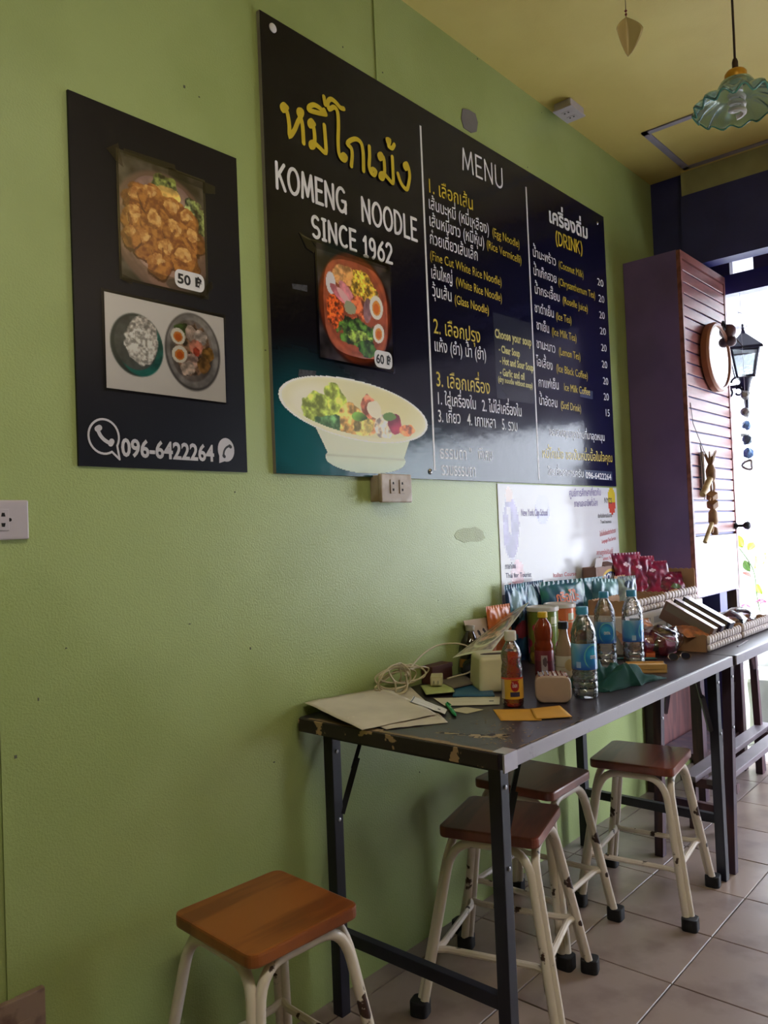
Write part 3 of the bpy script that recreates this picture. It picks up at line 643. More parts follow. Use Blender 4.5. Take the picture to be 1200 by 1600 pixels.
for (p, q) in (((656,196),(680,735)), ((823,293),(841,750))):
    a, b_ = B.loc(*p), B.loc(*q); xm = (a[0]+b_[0])/2; MB().b2(xm-.004, xm+.004, -B.th-.0008, -B.th, b_[1], a[1]).build('divider_line', 'ink_white', B.t)
LN = [  # text, start, end, em height, ink, weight
 ('1. เลือกเส้น',(667,299),(740,329),.064,'y',1),
 ('เส้นบะหมี่ (หมี่เหลือง)',(669,325),(764.5,367),.055,'w',1),('(Egg Noodle)',(769,368),(812,388),.043,'y',0),
 ('เส้นหมี่ขาว (หมี่หุ้น)',(670,352),(757,387),.055,'w',1),('(Rice Vermicelli)',(760,387),(815,413),.043,'y',0),
 ('ก๋วยเตี๋ยวเส้นเล็ก',(671,380),(747,408),.055,'w',1),('(Fine Cut White Rice Noodle)',(671.5,405),(784,447),.043,'y',0),
 ('เส้นใหญ่',(673,434),(707.5,444),.055,'w',1),('(White Rice Noodle)',(712,446),(784.5,472),.043,'y',0),
 ('วุ้นเส้น',(675,462),(706.5,472),.055,'w',1),('(Glass Noodle)',(710,474),(764,491),.043,'y',0),
 ('2. เลือกปรุง',(677,520),(751,536),.066,'y',1),('แห้ง (ยำ) น้ำ (ยำ)',(678,548),(760,563),.055,'w',1),
 ('3. เลือกเครื่อง',(681,603),(766,616),.066,'y',1),('1. ใส่เครื่องใน',(682,631),(744.5,640),.055,'w',1),('2. ไม่ใส่เครื่องใน',(753,642),(815.5,651),.055,'w',1),
 ('3. เกี๊ยว',(684,659),(720,662),.055,'w',1),('4. เกาเหลา',(730,664),(775,669),.055,'w',1),('5. รวม',(784,671),(809,674),.055,'w',1),
 ('ธรรมดา "',(687,716),(738,719),.055,'w',1),('พิเศษ',(747,718),(770,720),.055,'w',1),('รวมธรรมดา',(690,742),(744,745),.055,'w',1),
 ('เครื่องดื่ม',(857,346),(919,374),.078,'w',2),
 ('น้ำมะพร้าว',(832,400),(869,416),.050,'w',1),('(Coconut Milk)',(872.5,418),(912,435),.043,'y',0),('20',(933,445),(943,449),.044,'w',0),
 ('น้ำเก๊กฮวย',(833,429),(870,443),.050,'w',1),('(Chrysanthemum Tea)',(872,445),(930,467),.043,'y',0),('20',(935,471),(944.5,474),.044,'w',0),
 ('น้ำกระเจี๊ยบ',(835,458),(875,472),.050,'w',1),('(Roselle Juice)',(879,474),(918.5,488),.043,'y',0),('20',(936,497),(945,499),.044,'w',0),
 ('ชาดำเย็น',(835,487),(866,497),.050,'w',1),('(Ice Tea)',(868.5,499),(893,506),.043,'y',0),('20',(937,522),(947,524),.044,'w',0),
 ('ชาเย็น',(838,514),(858.5,521),.050,'w',1),('(Ice Milk Tea)',(862,523),(901,534),.043,'y',0),('20',(939,548),(948,550),.044,'w',0),
 ('ชามะนาว',(838,543),(868,552),.050,'w',1),('(Lemon Tea)',(873,554),(907,563),.043,'y',0),('20',(940,574),(949,576),.044,'w',0),
 ('โอเลี้ยง',(838,571),(864,579),.050,'w',1),('(Ice Black Coffee)',(869,580),(918.5,593),.043,'y',0),('20',(942,600),(950.5,602),.044,'w',0),
 ('กาแฟเย็น',(841,604),(873.5,609),.050,'w',1),('Ice Milk Coffee',(881,610),(922,618),.043,'y',0),('20',(943,625),(951.5,626),.044,'w',0),
 ('น้ำอัดลม',(842,632),(871.5,637),.050,'w',1),('(Sotf Drink)',(876,638),(908,644),.043,'y',0),('15',(945,650),(953,651),.044,'w',0),
 ('ขอขอบคุณทุกท่านที่มาอุดหนุน',(858,680),(945,689),.044,'w',1),('หมี่โกเม้ง ขอเป็นหนึ่งมื้อในใจคุณ',(847,715),(957,722),.050,'y',1),
 ('โทรสั่งอาหารครับ',(856,742),(912,746),.042,'w',1)]
for s_, a, b_, em, ink, wt in LN:
    B.line('lettering', s_, a, b_, em, 'ink_yellow' if ink == 'y' else 'ink_white', (0.0, .006, .03)[wt])
B.flat('phone_patch', ((913,734),(956,737),(957,751),(914,748)), mat('patch_blue', (58, 66, 96), .2), .0006); B.line('lettering', '096-6422264', (915,747), (955,750), .036, 'ink_white', .012, .0012)
B.flat('coffee_patch', ((906,608),(926,611),(926,624),(906,620)), 'patch_blue', .0005)
B.flat('soup_sticker', ((770,488),(829,505),(837,632),(776,622)), mat('sticker_slate', (40, 42, 56), .18), .0006)
for s_, a, b_, em in (('Choose your soup',(773,527),(830,541),.044),('- Clear Soup',(779,550),(812,558),.037),('- Hot and Sour Soup',(780.5,568),(833,580),.037),('- Garlic and oil',(781,586),(819.5,594),.037),('(dry noodle without soup)',(778,596),(832,607),.028)):
    B.line('sticker_lettering', s_, a, b_, em, mat('ink_sand', (196, 186, 110), .4), .03, .0012)
(xa, za), (xb, zb) = B.loc(500, 558), B.loc(608, 418); 
ph = B.photo('noodle_photo', art_noodle_bowl(), xa, za, xb-xa, zb-za-.0, -.004, wav=.003); tag(ph, 'taped photo of noodles with egg in a brown bowl'); frame_film(B, xa, za, xb-xa, zb-za)
tape(B, ((466,362),(484,374),(492,384),(490,396),(478,388))); tape(B, ((484,374),(520,380),(606,412),(606,422),(492,388)))
c = [B.loc(*p) for p in ((583,549),(612,552),(613,576),(583,572))]; price(B, sum(a for a, b_ in c)/4, sum(b_ for a, b_ in c)/4, .078, .050, '60 \u0e3f')
for pts in (((456,443),(480,446),(480,456),(457,451)), ((467,577),(494,580),(492,591),(466,588))): B.flat('tape_residue', pts, mat('residue', (52, 50, 54), .7, var=(20, 18, 22), vscale=90), .0006)
p0, p1 = B.loc(434, 640), B.loc(668, 640); pt, pb = B.loc(550, 590), B.loc(560, 740)
B.photo('dish_print', art_dish(), p0[0], pb[1], p1[0]-p0[0], pt[1]-pb[1], lift=.0007, mt='sign_print')
for px, py, r_ in ((426, 44, .012), (933, 349, .007), (672, 737, .009)):
    c = B.loc(px, py); mb = MB(); mb.M = Matrix.Translation((c[0], -B.th, c[1])) @ Euler((PI/2, 0, 0)).to_matrix().to_4x4()
    mb.lathe([(r_, 0), (r_, .002), (r_*.6, .005), (0, .006)], 16); mb.build('screw_cap', 'ink_white' if r_ > .01 else 'screw_steel', B.t, smooth=True)

# ---- glossy white school poster below it
mat('poster_paper', (228, 226, 232), .12, bump=.12, bscale=10, var=(222, 220, 228))
Pz = Board('poster', 'glossy white language school poster below the right half of the menu board', ((770,757),(795,1000),(962,757),(975,1000)), .003, 'poster')
Pz.z0 = .80; Pz.t.location.z = .80; Pz.H = 1.353-.80
A = Art(110, 62, (226, 224, 230), .56); A.put(np.clip(.4-A.V, 0, 1)*1.2, (200, 190, 196)); A.ell(.08, .72, .055, .2, (126, 108, 160), wob=.4, seed=2, noise=.2); A.ell(.075, .93, .025, .05, (206, 180, 170)); A.poly([(.055,.85),(.085,.85),(.075,.62)], (228, 224, 234))
A.ell(.11, .42, .045, .08, (220, 180, 190), wob=.8, noise=.2)
A.ell(.32, .84, .055, .10, (176, 176, 214)); A.ell(.32, .87, .052, .07, (222, 222, 236)); A.rect(.0, 0, .08, .3, (120, 110, 120)); A.rect(.02, .16, .07, .2, (60, 56, 70))
A.ell(.945, .90, .040, .105, (216, 190, 60)); A.put(((A.dist(.945, .90, .040, .105) < 1) & (A.V < .88)).astype(float), (206, 84, 70))
for fx, fz, cols in ((.055, .30, ((190,70,84),(224,220,226),(60,60,90),(224,220,226),(190,70,84))), (.55, .14, ((190,60,70),(230,226,226),(60,110,70)))):
    n = len(cols)
    for i, c in enumerate(cols):
        mk = (A.dist(fx, fz, .03, .07) < 1) & ((((A.V-fz+.07)/.14*n).astype(int) == i) if n == 5 else (((A.U-fx+.03)/.06*n).astype(int) == i)); A.put(mk.astype(float), c)
Pz.photo('poster_sheet', A, 0, 0, Pz.W, Pz.H, lift=0, mt='poster_print')
MB().b2(0, Pz.W, -Pz.th+.0005, 0, 0, Pz.H).build('backing', 'poster_paper', Pz.t)
for s_, a, b_, em, ink in (('New York City School', (814,806), (856,806), .036, 'ink_purple'), ('ศูนย์การศึกษาเกี่ยวกับ', (889,776), (939,774), .040, 'ink_purple'), ('ภาษาและอาชีพทั่วโลก', (897,792), (934,790), .036, 'ink_purple'), ('NYCS', (944,786), (956,787), .034, 'ink_black'),
        ('ประกันภัยการเดินทาง', (934,809), (956,808), .022, 'ink_black'), ('Travel Insurance', (938,818), (955,817), .020, 'ink_black'), ('โปรโมชั่นเรียนต่อต่างประเทศ', (937,838), (962,832), .026, 'ink_red'), ('Language Test Service', (940,849), (962,843), .022, 'ink_red'), ('สถานทูตใกล้ฉันที่นี่', (932,867), (958,865), .026, 'ink_red'), ('Document Fee', (936,876), (956,874), .022, 'ink_red'),
        ('Thai for Tourist', (790,903), (830,901), .024, 'ink_navy'), ('ภาษาไทย', (789,889), (806,888), .026, 'ink_navy'), ('Italian Course', (864,902), (900,899), .022, 'ink_red')):
    Pz.line('lettering', s_, a, b_, em, ink, .012)

# ================================================================ tables
mat('laminate_dark', (50, 42, 50), .36, var=(42, 35, 43), vscale=5, bump=.1, bscale=60)
def worn(name, base, chip, scale, lo, hi, rough):
    return mat(name, base, rough, var=chip, vscale=scale, vdet=6, vmin=lo, vmax=hi)
worn('laminate_worn', (58, 48, 50), (150, 126, 96), 26, .60, .63, .34)
worn('edge_worn', (40, 30, 34), (168, 138, 104), 22, .60, .62, .4)
worn('edge_metal', (150, 144, 156), (104, 96, 106), 16, .60, .70, .32)
mat('leg_black', (30, 30, 44), .4); mat('leg_wood', (60, 42, 58), .5, var=(88, 60, 66), vscale=6, stretch=(4, 4, .5)); mat('steel', (170, 168, 172), .3, metal=1)
TT = .745
def table(name, label, x0, x1, y0, y1, legm, legx, splay, feet_rail=True):
    t = thing(name, label, 'table', (x0, y0, 0)); L, D = x1-x0, y1-y0
    o = MB().prism(rrect(L, D, .018, 4, L/2, D/2), TT-.034, TT).build('tabletop', 'laminate_dark', t, bevel=.004)
    # rims: lighter aluminium strip along the front, worn painted edge at the short end
    MB().b2(.012, L-.004, -.003, .004, TT-.032, TT-.001).build('front_rim', 'edge_metal', t, bevel=.0015)
    MB().b2(-.003, .003, .012, D-.01, TT-.033, TT-.001).build('end_rim', 'edge_worn', t, bevel=.0015)
    w_ = MB(); pr = [(0, 0), (L, 0)]
    for i in range(60): 
        pass
    for sx in legx:
        fr = MB(); y_f, y_b = .06, D-.055
        for yy in (y_f, y_b):
            lg = MB(); dx = splay*(1 if sx > L/2 else -1)
            for s_ in (0,):
                a = Vector((sx, yy, TT-.034)); b_ = Vector((sx+dx, yy, 0)); h = .0155
                lg.add([(a.x-h, a.y-h, a.z), (a.x+h, a.y-h, a.z), (a.x+h, a.y+h, a.z), (a.x-h, a.y+h, a.z), (b_.x-h, b_.y-h, 0), (b_.x+h, b_.y-h, 0), (b_.x+h, b_.y+h, 0), (b_.x-h, b_.y+h, 0)],
                       [(3,2,1,0), (4,5,6,7), (0,1,5,4), (1,2,6,5), (2,3,7,6), (3,0,4,7)])
            leg = lg.build('leg', legm, t, bevel=.002)
            bt = MB()
            for zz in (TT-.09, TT-.26):
                f = (TT-zz)/TT; bt.M = Matrix.Translation((sx+dx*f, yy-h-.001, zz)) @ Euler((PI/2, 0, 0)).to_matrix().to_4x4(); bt.lathe([(.005, -.002), (.005, .002), (.002, .003)], 8)
            bt.build('bolt', 'steel', leg)
        f = (TT-.2)/TT; MB().b2(sx+dx*f-.011, sx+dx*f+.011, y_f, y_b, .185, .215).build('cross_rail', legm, t, bevel=.002)
        MB().b2(sx-.012, sx+.012, y_f, y_b, TT-.058, TT-.034).build('cross_rail', legm, t, bevel=.002)
        for yy, sg in ((y_f, 1), (y_b, -1)):   # folding braces
            s2 = 1 if sx < L/2 else -1; yb = yy+sg*.012
            MB().tube([(sx+s2*.014, yb, TT-.25), (sx+s2*.078, yb, TT-.125)], .010, 4).build('brace', legm, t)
            MB().tube([(sx+s2*.064, yb+.004, TT-.150), (sx+s2*.125, yb+.004, TT-.036)], .007, 4).build('brace', legm, t)
    return t
t1 = table('folding_table', 'nearer black-legged folding table with chipped dark top against the green wall', 1.352, 2.742, .893, WY-.004, 'leg_black', (.068, 1.375), 0)
# patches where the dark laminate has rubbed off, in the top near the short end
wm = mat('rubbed_ply', (156, 136, 106), .6, var=(50, 42, 50), vscale=70, vmin=.50, vmax=.56)
def scuff(x, y, rx, ry, rot, seed):
    r2 = random.Random(seed); pts = []
    for k in range(22):
        a_ = 2*PI*k/22; q = r2.uniform(.45, 1.15); px_, py_ = rx*q*math.cos(a_), ry*q*math.sin(a_); pts.append((x+px_*math.cos(rot)-py_*math.sin(rot)-1.352, y+px_*math.sin(rot)+py_*math.cos(rot)-.893, TT+.0004))
    return MB().add(pts, [tuple(range(22))])
scuff(1.455, 1.0, .055, .022, -1.0, 5).build('scuff', wm, t1); scuff(1.43, 1.08, .05, .012, -1.3, 8).build('scuff', wm, t1)
scuff(1.47, .965, .03, .012, .4, 9).build('scuff', wm, t1); scuff(1.54, .99, .02, .006, .9, 12).build('scuff', wm, t1)
mb = MB(); r2 = random.Random(4)
for k in range(26):
    y = .02+.55*k/26; w_ = r2.uniform(.008, .018); mb.b2(.003, .004+w_, y, y+.024, TT-.0005, TT+.0007)
for k in range(8):
    x = .02+r2.uniform(0, .3); mb.b2(x, x+r2.uniform(.01, .05), .001, .001+r2.uniform(.002, .006), TT+.0001, TT+.0006)
tag(mb.build('chipped_edge', mat('bare_ply', (150, 126, 96), .7), t1), kind='stuff')
pts = []; r2 = random.Random(6); mb = MB()
for k in range(120):
    x = 1.38+abs(r2.gauss(0, .16)); y = .91+abs(r2.gauss(0, .14)); 
    if y < 1.48 and x < 2.7: mb.b2(x-1.352, x-1.352+r2.uniform(.001, .005), y-.893, y-.893+r2.uniform(.001, .005), TT, TT+.0005)
tag(mb.build('speck', 'bare_ply', t1), kind='stuff')
mb = MB(); mb.b2(-.0045, .045, -.0045, .0, TT-.036, TT+.001).b2(.004, .045, -.0045, .030, TT, TT+.0012); mb.build('corner_tape', mat('tape_silver', (170, 164, 172), .3, metal=.4), t1, bevel=.0004, seg=1)
t2 = table('folding_table', 'farther table with plum-coloured splayed legs, butted to the first by the shopfront', 2.748, 4.10, .887, 1.25, 'leg_wood', (.11, 1.2), .06)
pl = thing('foot_bench', 'low dark slatted wooden bench under the farther table', 'bench', (3.05, 1.02, 0))
for yy in (.03, .13): MB().b2(0, 1.0, yy, yy+.06, .20, .222).build('plank', mat('plank_grey', (120, 108, 116), .5), pl, bevel=.003)
for xx in (.06, .90):
    for yy in (.035, .155): MB().b2(xx, xx+.03, yy, yy+.03, 0, .20).build('leg', 'leg_wood', pl)
    MB().b2(xx, xx+.03, .0, .19, .165, .20).build('rail', 'leg_wood', pl)

# ================================================================ stools
mat('seat_orange', (150, 84, 38), .34, var=(118, 60, 28), vscale=3, stretch=(1, 7, 1), coat=.3)
mat('seat_red', (126, 66, 52), .30, var=(96, 46, 40), vscale=3, stretch=(1, 7, 1), coat=.3)
worn('ivory_chipped', (218, 206, 194), (62, 40, 34), 17, .64, .66, .38); mat('rubber_black', (26, 26, 32), .6)
SH = .452
def stool(label, x, y, rz, seatm, ss=.268, fx=.175, fy=.18):
    t = thing('stool', label, 'stool', (x, y, 0), rz); h = ss/2
    MB().prism(rrect(ss, ss, .022, 5), SH-.026, SH).build('seat', seatm, t, bevel=.005)
    tx = h-.022; r = .0112
    C = [(-1, -1), (1, -1), (1, 1), (-1, 1)]
    for k in range(4):
        a, b_ = C[k], C[(k+1) % 4]; A0 = Vector((a[0]*fx, a[1]*fy, .006)); B0 = Vector((b_[0]*fx, b_[1]*fy, .006)); d = (B0-A0).normalized(); A0 += d*.0115; B0 -= d*.0115
        A1 = Vector((a[0]*tx, a[1]*tx, SH-.038)); B1 = Vector((b_[0]*tx, b_[1]*tx, SH-.038)); d2 = (B1-A1).normalized(); A1 += d2*.010; B1 -= d2*.010
        path = []
        def down(foot, top, d_):
            dirn = (foot-top).normalized(); bend = .062; p0 = top+dirn*bend*1.15; p2 = top+d_*bend; out = [foot]
            out += [p0*(1-q)**2+top*2*q*(1-q)+p2*q*q for q in [i/7 for i in range(8)]]; return out
        p = down(A0, A1, d2) + down(B0, B1, -d2)[::-1]
        MB().tube(p, r, 10).build('leg_hoop', 'ivory_chipped', t, smooth=True)
    fr = .150/(SH-.038); q = lambda s_: (fx+(tx-fx)*fr)-.004
    cx_, cy_ = fx+(tx-fx)*fr-.008, fy+(tx-fy)*fr-.008
    for k in range(4):
        a, b_ = C[k], C[(k+1) % 4]; P0 = Vector((a[0]*cx_, a[1]*cy_, .150)); P1 = Vector((b_[0]*cx_, b_[1]*cy_, .150)); inn = Vector((-(a[0]+b_[0])/2, -(a[1]+b_[1])/2, 0))*.012
        d = (P1-P0); MB().tube([P0, P0+d*.12+inn, P1-d*.12+inn, P1], .0085, 8).build('stretcher', 'ivory_chipped', t, smooth=True)
    for a in C: 
        mb = MB(); mb.prism(rrect(.046, .046, .012, 3, a[0]*(fx-.004), a[1]*(fy-.004)), 0, .036); mb.build('rubber_foot', 'rubber_black', t, bevel=.003)
    return t
stool('ivory-legged stool with orange-brown seat in front, clear of the table', 1.045, 1.275, math.radians(-3), 'seat_orange', .27)
stool('ivory-legged stool with red-brown seat nearest behind the front table leg', 1.752, 1.172, math.radians(16), 'seat_red', .258)
stool('red-brown stool pushed in against the wall, half hidden behind another stool', 2.10, 1.285, math.radians(2), 'seat_red', .262, .17, .175)
stool('farthest red-brown stool, at the far end of the nearer table', 2.478, 1.108, math.radians(8), 'seat_red', .262, .168, .172)

# ================================================================ pendant lamp and brass leaf
lamp = thing('pendant_lamp', 'glass pendant lamp with wavy blue-green shade hanging from the ceiling', 'lamp', (2.464, .707, 2.425))
mat('cord_brown', (52, 34, 30), .6); mat('brass_yellow', (196, 146, 50), .35, metal=.6)
MB().tube([(-.008, -.004, CZ-2.425), (-.004, -.002, .2), (0, 0, .118)], .0035, 8).build('cord', 'cord_brown', lamp)
MB().lathe([(.05, CZ-2.425-.02), (.05, CZ-2.425)], 20).build('ceiling_rose', 'ink_white', lamp, smooth=True)
MB().lathe([(.006, .135), (.009, .125), (.009, .10), (.012, .095)], 12).build('cord_grip', 'cord_brown', lamp, smooth=True)
MB().lathe([(.0, .098), (.026, .097), (.031, .090), (.031, .075), (.028, .068)], 24).build('cap', 'brass_yellow', lamp, smooth=True)
gl = bpy.data.materials.new('teal_glass'); gl.use_nodes = True; MATS['teal_glass'] = gl; nt = gl.node_tree; p = nt.nodes['Principled BSDF']
p.inputs['Base Color'].default_value = rgb((176, 206, 204)); p.inputs['Roughness'].default_value = .12; p.inputs['Transmission Weight'].default_value = .85; p.inputs['IOR'].default_value = 1.35
prof = [(.030, .070), (.042, .064), (.050, .050), (.053, .036), (.056, .028), (.070, .024), (.088, .017), (.104, .008), (.116, -.004), (.119, -.012)]
mb = MB(); n = 96; vs = []
for i, (r_, z_) in enumerate(prof):
    k_ = max(0, (r_-.056)/.063)
    for k in range(n):
        a = 2*PI*k/n; wv = math.cos(14*a); vs.append(((r_+.006*k_*wv)*math.cos(a), (r_+.006*k_*wv)*math.sin(a), z_+.009*k_**1.5*wv))
mb.add(vs, [(i*n+k, i*n+(k+1) % n, (i+1)*n+(k+1) % n, (i+1)*n+k) for i in range(len(prof)-1) for k in range(n)])
mb.build('shade', gl, lamp, smooth='all', solid=.003)
mb = MB(); mb.tube([tuple(Vector(v)) for v in vs[-n:]], .0022, 6, True); mb.build('shade_rim', mat('rim_teal', (96, 160, 150), .1), lamp, smooth=True)
MB().lathe([(.0, .07), (.018, .068), (.018, .035), (.0, .034)], 16).build('bulb_holder', 'ink_white', lamp, smooth=True)
mb = MB()
mb.tube([(.0185*math.cos(t_), .0185*math.sin(t_), .034-t_*.0034) for t_ in [k*.45 for k in range(44)]], .0075, 8)
mb.build('spiral_bulb', mat('bulb_white', (226, 222, 218), .3), lamp, smooth=True)
L0 = (1.916, .802, 2.372)
lf = thing('leaf_ornament', 'folded brass leaf ornament hanging on a thread from the ceiling', 'ornament', L0)
mb = MB(); dirx = Vector((_r[0], _r[1], 0)).normalized(); dn = Vector((-dirx.y, dirx.x, 0))
def leafP(u, v):
    s_ = (u-.5)*2; wv = .035*(min(1, v/.55)**.75*(1-.15*min(1, v/.55)) if v < .55 else .85*max(0, 1-((v-.55)/.45)**1.5))*1.12; x = s_*wv; dp = abs(s_)*wv*.75
    return tuple(dirx*x + dn*(-dp) + Vector((0, 0, v*.102)))
mb.grid(leafP, 12, 16); mb.build('leaf_blade', mat('leaf_brass', (176, 158, 112), .35, metal=.25, bump=.2, bscale=90), lf, smooth='all', solid=.0008)
MB().lathe([(0, -.004), (.003, 0), (.003, .003), (0, .006)], 8, (0, 0, .107)).lathe([(0, -.004), (.004, 0), (0, .005)], 8, (0, 0, .117)).build('bead', mat('bead_red', (120, 40, 34), .4), lf)
MB().tube([(0, 0, .10), (.001, 0, CZ-L0[2])], .0008, 5).build('thread', 'cord_brown', lf)

# ================================================================ slatted cabinet and what hangs on it
CX0, CX1, CYF = 3.43, 4.005, 1.254
cb = thing('cabinet', 'tall plum-coloured wall cabinet with a slatted front beside the shopfront', 'cabinet', (CX0, CYF, 0)); W_ = CX1-CX0; D_ = WY-CYF-.002
MB().b2(0, .02, .012, D_, .86, 2.375).build('side_panel', 'plum_haze_wood', cb, bevel=.002)
MB().b2(W_-.02, W_, .012, D_, .86, 2.375).build('side_panel', 'plum_haze_wood', cb, bevel=.002)
MB().b2(.02, W_-.02, D_-.012, D_, .86, 2.375).build('back_panel', 'plum_haze_wood', cb)
MB().b2(.02, W_-.02, .012, D_-.012, 2.35, 2.375).build('top_panel', 'plum_haze_wood', cb); MB().b2(.02, W_-.02, .012, D_-.012, .86, .885).build('bottom_panel', 'plum_haze_wood', cb)
dr = MB().b2(0, .018, -.006, .012, .865, 2.372).b2(W_-.018, W_, -.006, .012, .865, 2.372).b2(.018, W_-.018, -.006, .012, 2.338, 2.372).build('door', 'slat_wood', cb)
MB().b2(.018, W_-.018, .006, .011, 1.13, 2.34).build('door_backing', 'navy_haze_paint', dr)
ns = 24; z_a, z_b = 1.136, 2.336; ph_ = (z_b-z_a)/ns; sl0 = None
for k in range(ns):
    if sl0 is None: sl0 = o = MB().b2(.0185, W_-.0185, -.003, .006, .0035, ph_-.0035).build('slat', 'slat_wood', dr, bevel=.0012, seg=1)
    else: o = bpy.data.objects.new('slat', sl0.data); COL.objects.link(o); o.parent = dr
    o.location = (0, 0, z_a+k*ph_)
MB().b2(.018, W_-.018, -.004, .010, .868, 1.128).build('lower_panel', 'pale_panel', dr)
mb = MB(); mb.M = Matrix.Translation((W_-.03, -.006, 1.165)) @ Euler((PI/2, 0, 0)).to_matrix().to_4x4()
mb.lathe([(.016, 0), (.016, .004), (.007, .012), (.007, .035), (.017, .045), (.020, .058), (.014, .066), (0, .068)], 16); mb.build('knob', 'hole_black', dr, smooth=True)
for xx in (.0, W_-.045): 
    for yy in (.0, D_-.045): MB().b2(xx, xx+.045, yy, yy+.045, 0, .86).build('post', 'leg_wood', cb)
MB().b2(.045, W_-.045, D_-.03, D_-.015, .08, .62).build('back_board', mat('redwood', (110, 66, 66), .5, var=(84, 50, 54), vscale=5, stretch=(6, 6, 1)), cb)
MB().b2(.045, W_-.045, .02, D_-.04, .16, .185).build('low_shelf', 'leg_wood', cb)

ck = thing('wall_clock', 'round white clock with wooden rim on the slatted cabinet front', 'clock', (3.765, CYF-.006, 1.945)); ck.rotation_euler = (PI/2, 0, 0)
MB().lathe([(.145, 0), (.158, .004), (.160, .030), (.152, .040), (.140, .040), (.137, .034)], 48, caps=False).build('rim', mat('rim_wood', (150, 96, 70), .4), ck, smooth=True)
MB().lathe([(0, .026), (.140, .026)], 40, caps=False).build('dial', mat('dial_white', (232, 230, 232), .5), ck)
tk = MB()
for k in range(12):
    a = 2*PI*k/12; tk.box((.118*math.cos(a), .118*math.sin(a), .0265), (.018, .005, .001), (0, 0, a))
tk.build('hour_marks', 'ink_black', ck); MB().box((.03, .012, .028), (.075, .006, .0015), (0, 0, .4)).build('hand', 'ink_black', ck); MB().box((-.02, .04, .0295), (.10, .004, .0015), (0, 0, 2.0)).build('hand', 'ink_black', ck)
MB().lathe([(0, .0335), (.138, .0335)], 40, caps=False).build('cover_glass', 'clear_film', ck)
bl = thing('ball_ornament', 'cluster of dark wooden balls hanging above the clock', 'ornament', (3.90, CYF-.045, 2.085))
mb = MB(); mb.lathe([(.034*math.sin(PI*k/10), -.034*math.cos(PI*k/10)) for k in range(11)], 18, (0, 0, 0)); mb.build('ball', mat('ball_brown', (98, 62, 64), .35), bl, smooth=True)
mb = MB(); mb.lathe([(.024*math.sin(PI*k/10), -.024*math.cos(PI*k/10)) for k in range(11)], 18, (-.01, -.012, -.052)); mb.build('ball', 'leg_wood', bl, smooth=True)
mb = MB(); mb.tube([(-.07+.018*math.cos(t_), 0, .014+.018*math.sin(t_)) for t_ in [2*PI*k/14 for k in range(14)]], .006, 6, True); mb.build('hook_ring', 'hole_black', bl, smooth=True)
MB().tube([(-.05, .0, .014), (-.02, .02, .02), (0, .039, .02)], .004, 6).build('hook', 'hole_black', bl)
mb = MB()
for k in range(5): mb.tube([(.03, -.01, -.015), (.055+.006*k, -.02-.004*k, -.04-.007*k)], .0025, 5)
mb.build('tassel', 'cord_brown', bl)
# bamboo mobile
bm_ = thing('bamboo_chime', 'string of bamboo tubes and wooden pieces hanging in front of the slats', 'chime', (3.49, 1.185, 1.15))
mat('bamboo', (150, 112, 74), .5, var=(120, 84, 56), vscale=20); mat('bamboo_pale', (196, 172, 128), .5, var=(160, 128, 84), vscale=20)
MB().tube([(0, 0, .02), (.0, .01, .3), (-.015, .06, .47), (-.02, CYF-1.185-.004, .56)], .0016, 5).build('string', 'cord_brown', bm_)
mb = MB()
for k in range(12): a = k*2.4; mb.tube([(0, 0, .28), (.012*math.cos(a), .012*math.sin(a), .305), (.026*math.cos(a), .026*math.sin(a), .335+.006*(k % 3))], [.006, .005, .001], 5)
mb.build('husk_tuft', 'bamboo', bm_); MB().lathe([(.010, .21), (.020, .23), (.022, .26), (.012, .285)], 12, (0, 0, 0)).build('husk_cup', 'bamboo', bm_, smooth=True)
for (z_, dx, dy, L_, r_, m_) in ((.215, -.9, .3, .12, .013, 'bamboo_pale'), (.030, -.75, .25, .13, .009, 'bamboo_pale'), (.02, -.35, .1, .05, .006, 'bamboo'), (.145, -.8, .0, .05, .004, 'bamboo')):
    d = Vector((dx, dy*.3, -.8)).normalized(); c0 = Vector((.0, 0, z_+.02)); MB().tube([c0, c0+d*L_], r_, 10).build('bamboo_tube', m_, bm_, smooth=True)
MB().tube([(.012+.020*math.cos(t_), 0, .195+.030*math.sin(t_)) for t_ in [2*PI*k/16 for k in range(16)]], .005, 6, True).build('ring', 'bamboo', bm_, smooth=True)
for z_ in (.15, .115): MB().box((.0, 0, z_), (.034, .034, .034), (.7, .78, .3)).build('wood_block', 'bamboo', bm_, bevel=.003)
MB().lathe([(.010, .085), (.019, .07), (.021, .03), (.014, .018), (.010, .018)], 12, (.0, 0, .01)).build('bamboo_bell', 'bamboo', bm_, smooth=True); MB().lathe([(.004, .03), (.014, .022), (.016, 0), (.010, -.006)], 12, (.012, 0, -.012)).build('bamboo_bell', 'bamboo', bm_, smooth=True)
wb = thing('paper_bag', 'white flat bag hanging on a thin strap over the slats', 'bag', (3.60, CYF-.012, 1.30))
MB().b2(-.055, .055, -.012, .004, 0, .20).build('sheet', mat('bag_white', (236, 234, 238), .6), wb, bevel=.004)
MB().tube([(-.056, -.006, -.01), (-.058, -.006, .12), (-.062, 0, .236), (-.05, -.004, .19)], .0016, 5).build('strap', 'hole_black', wb)

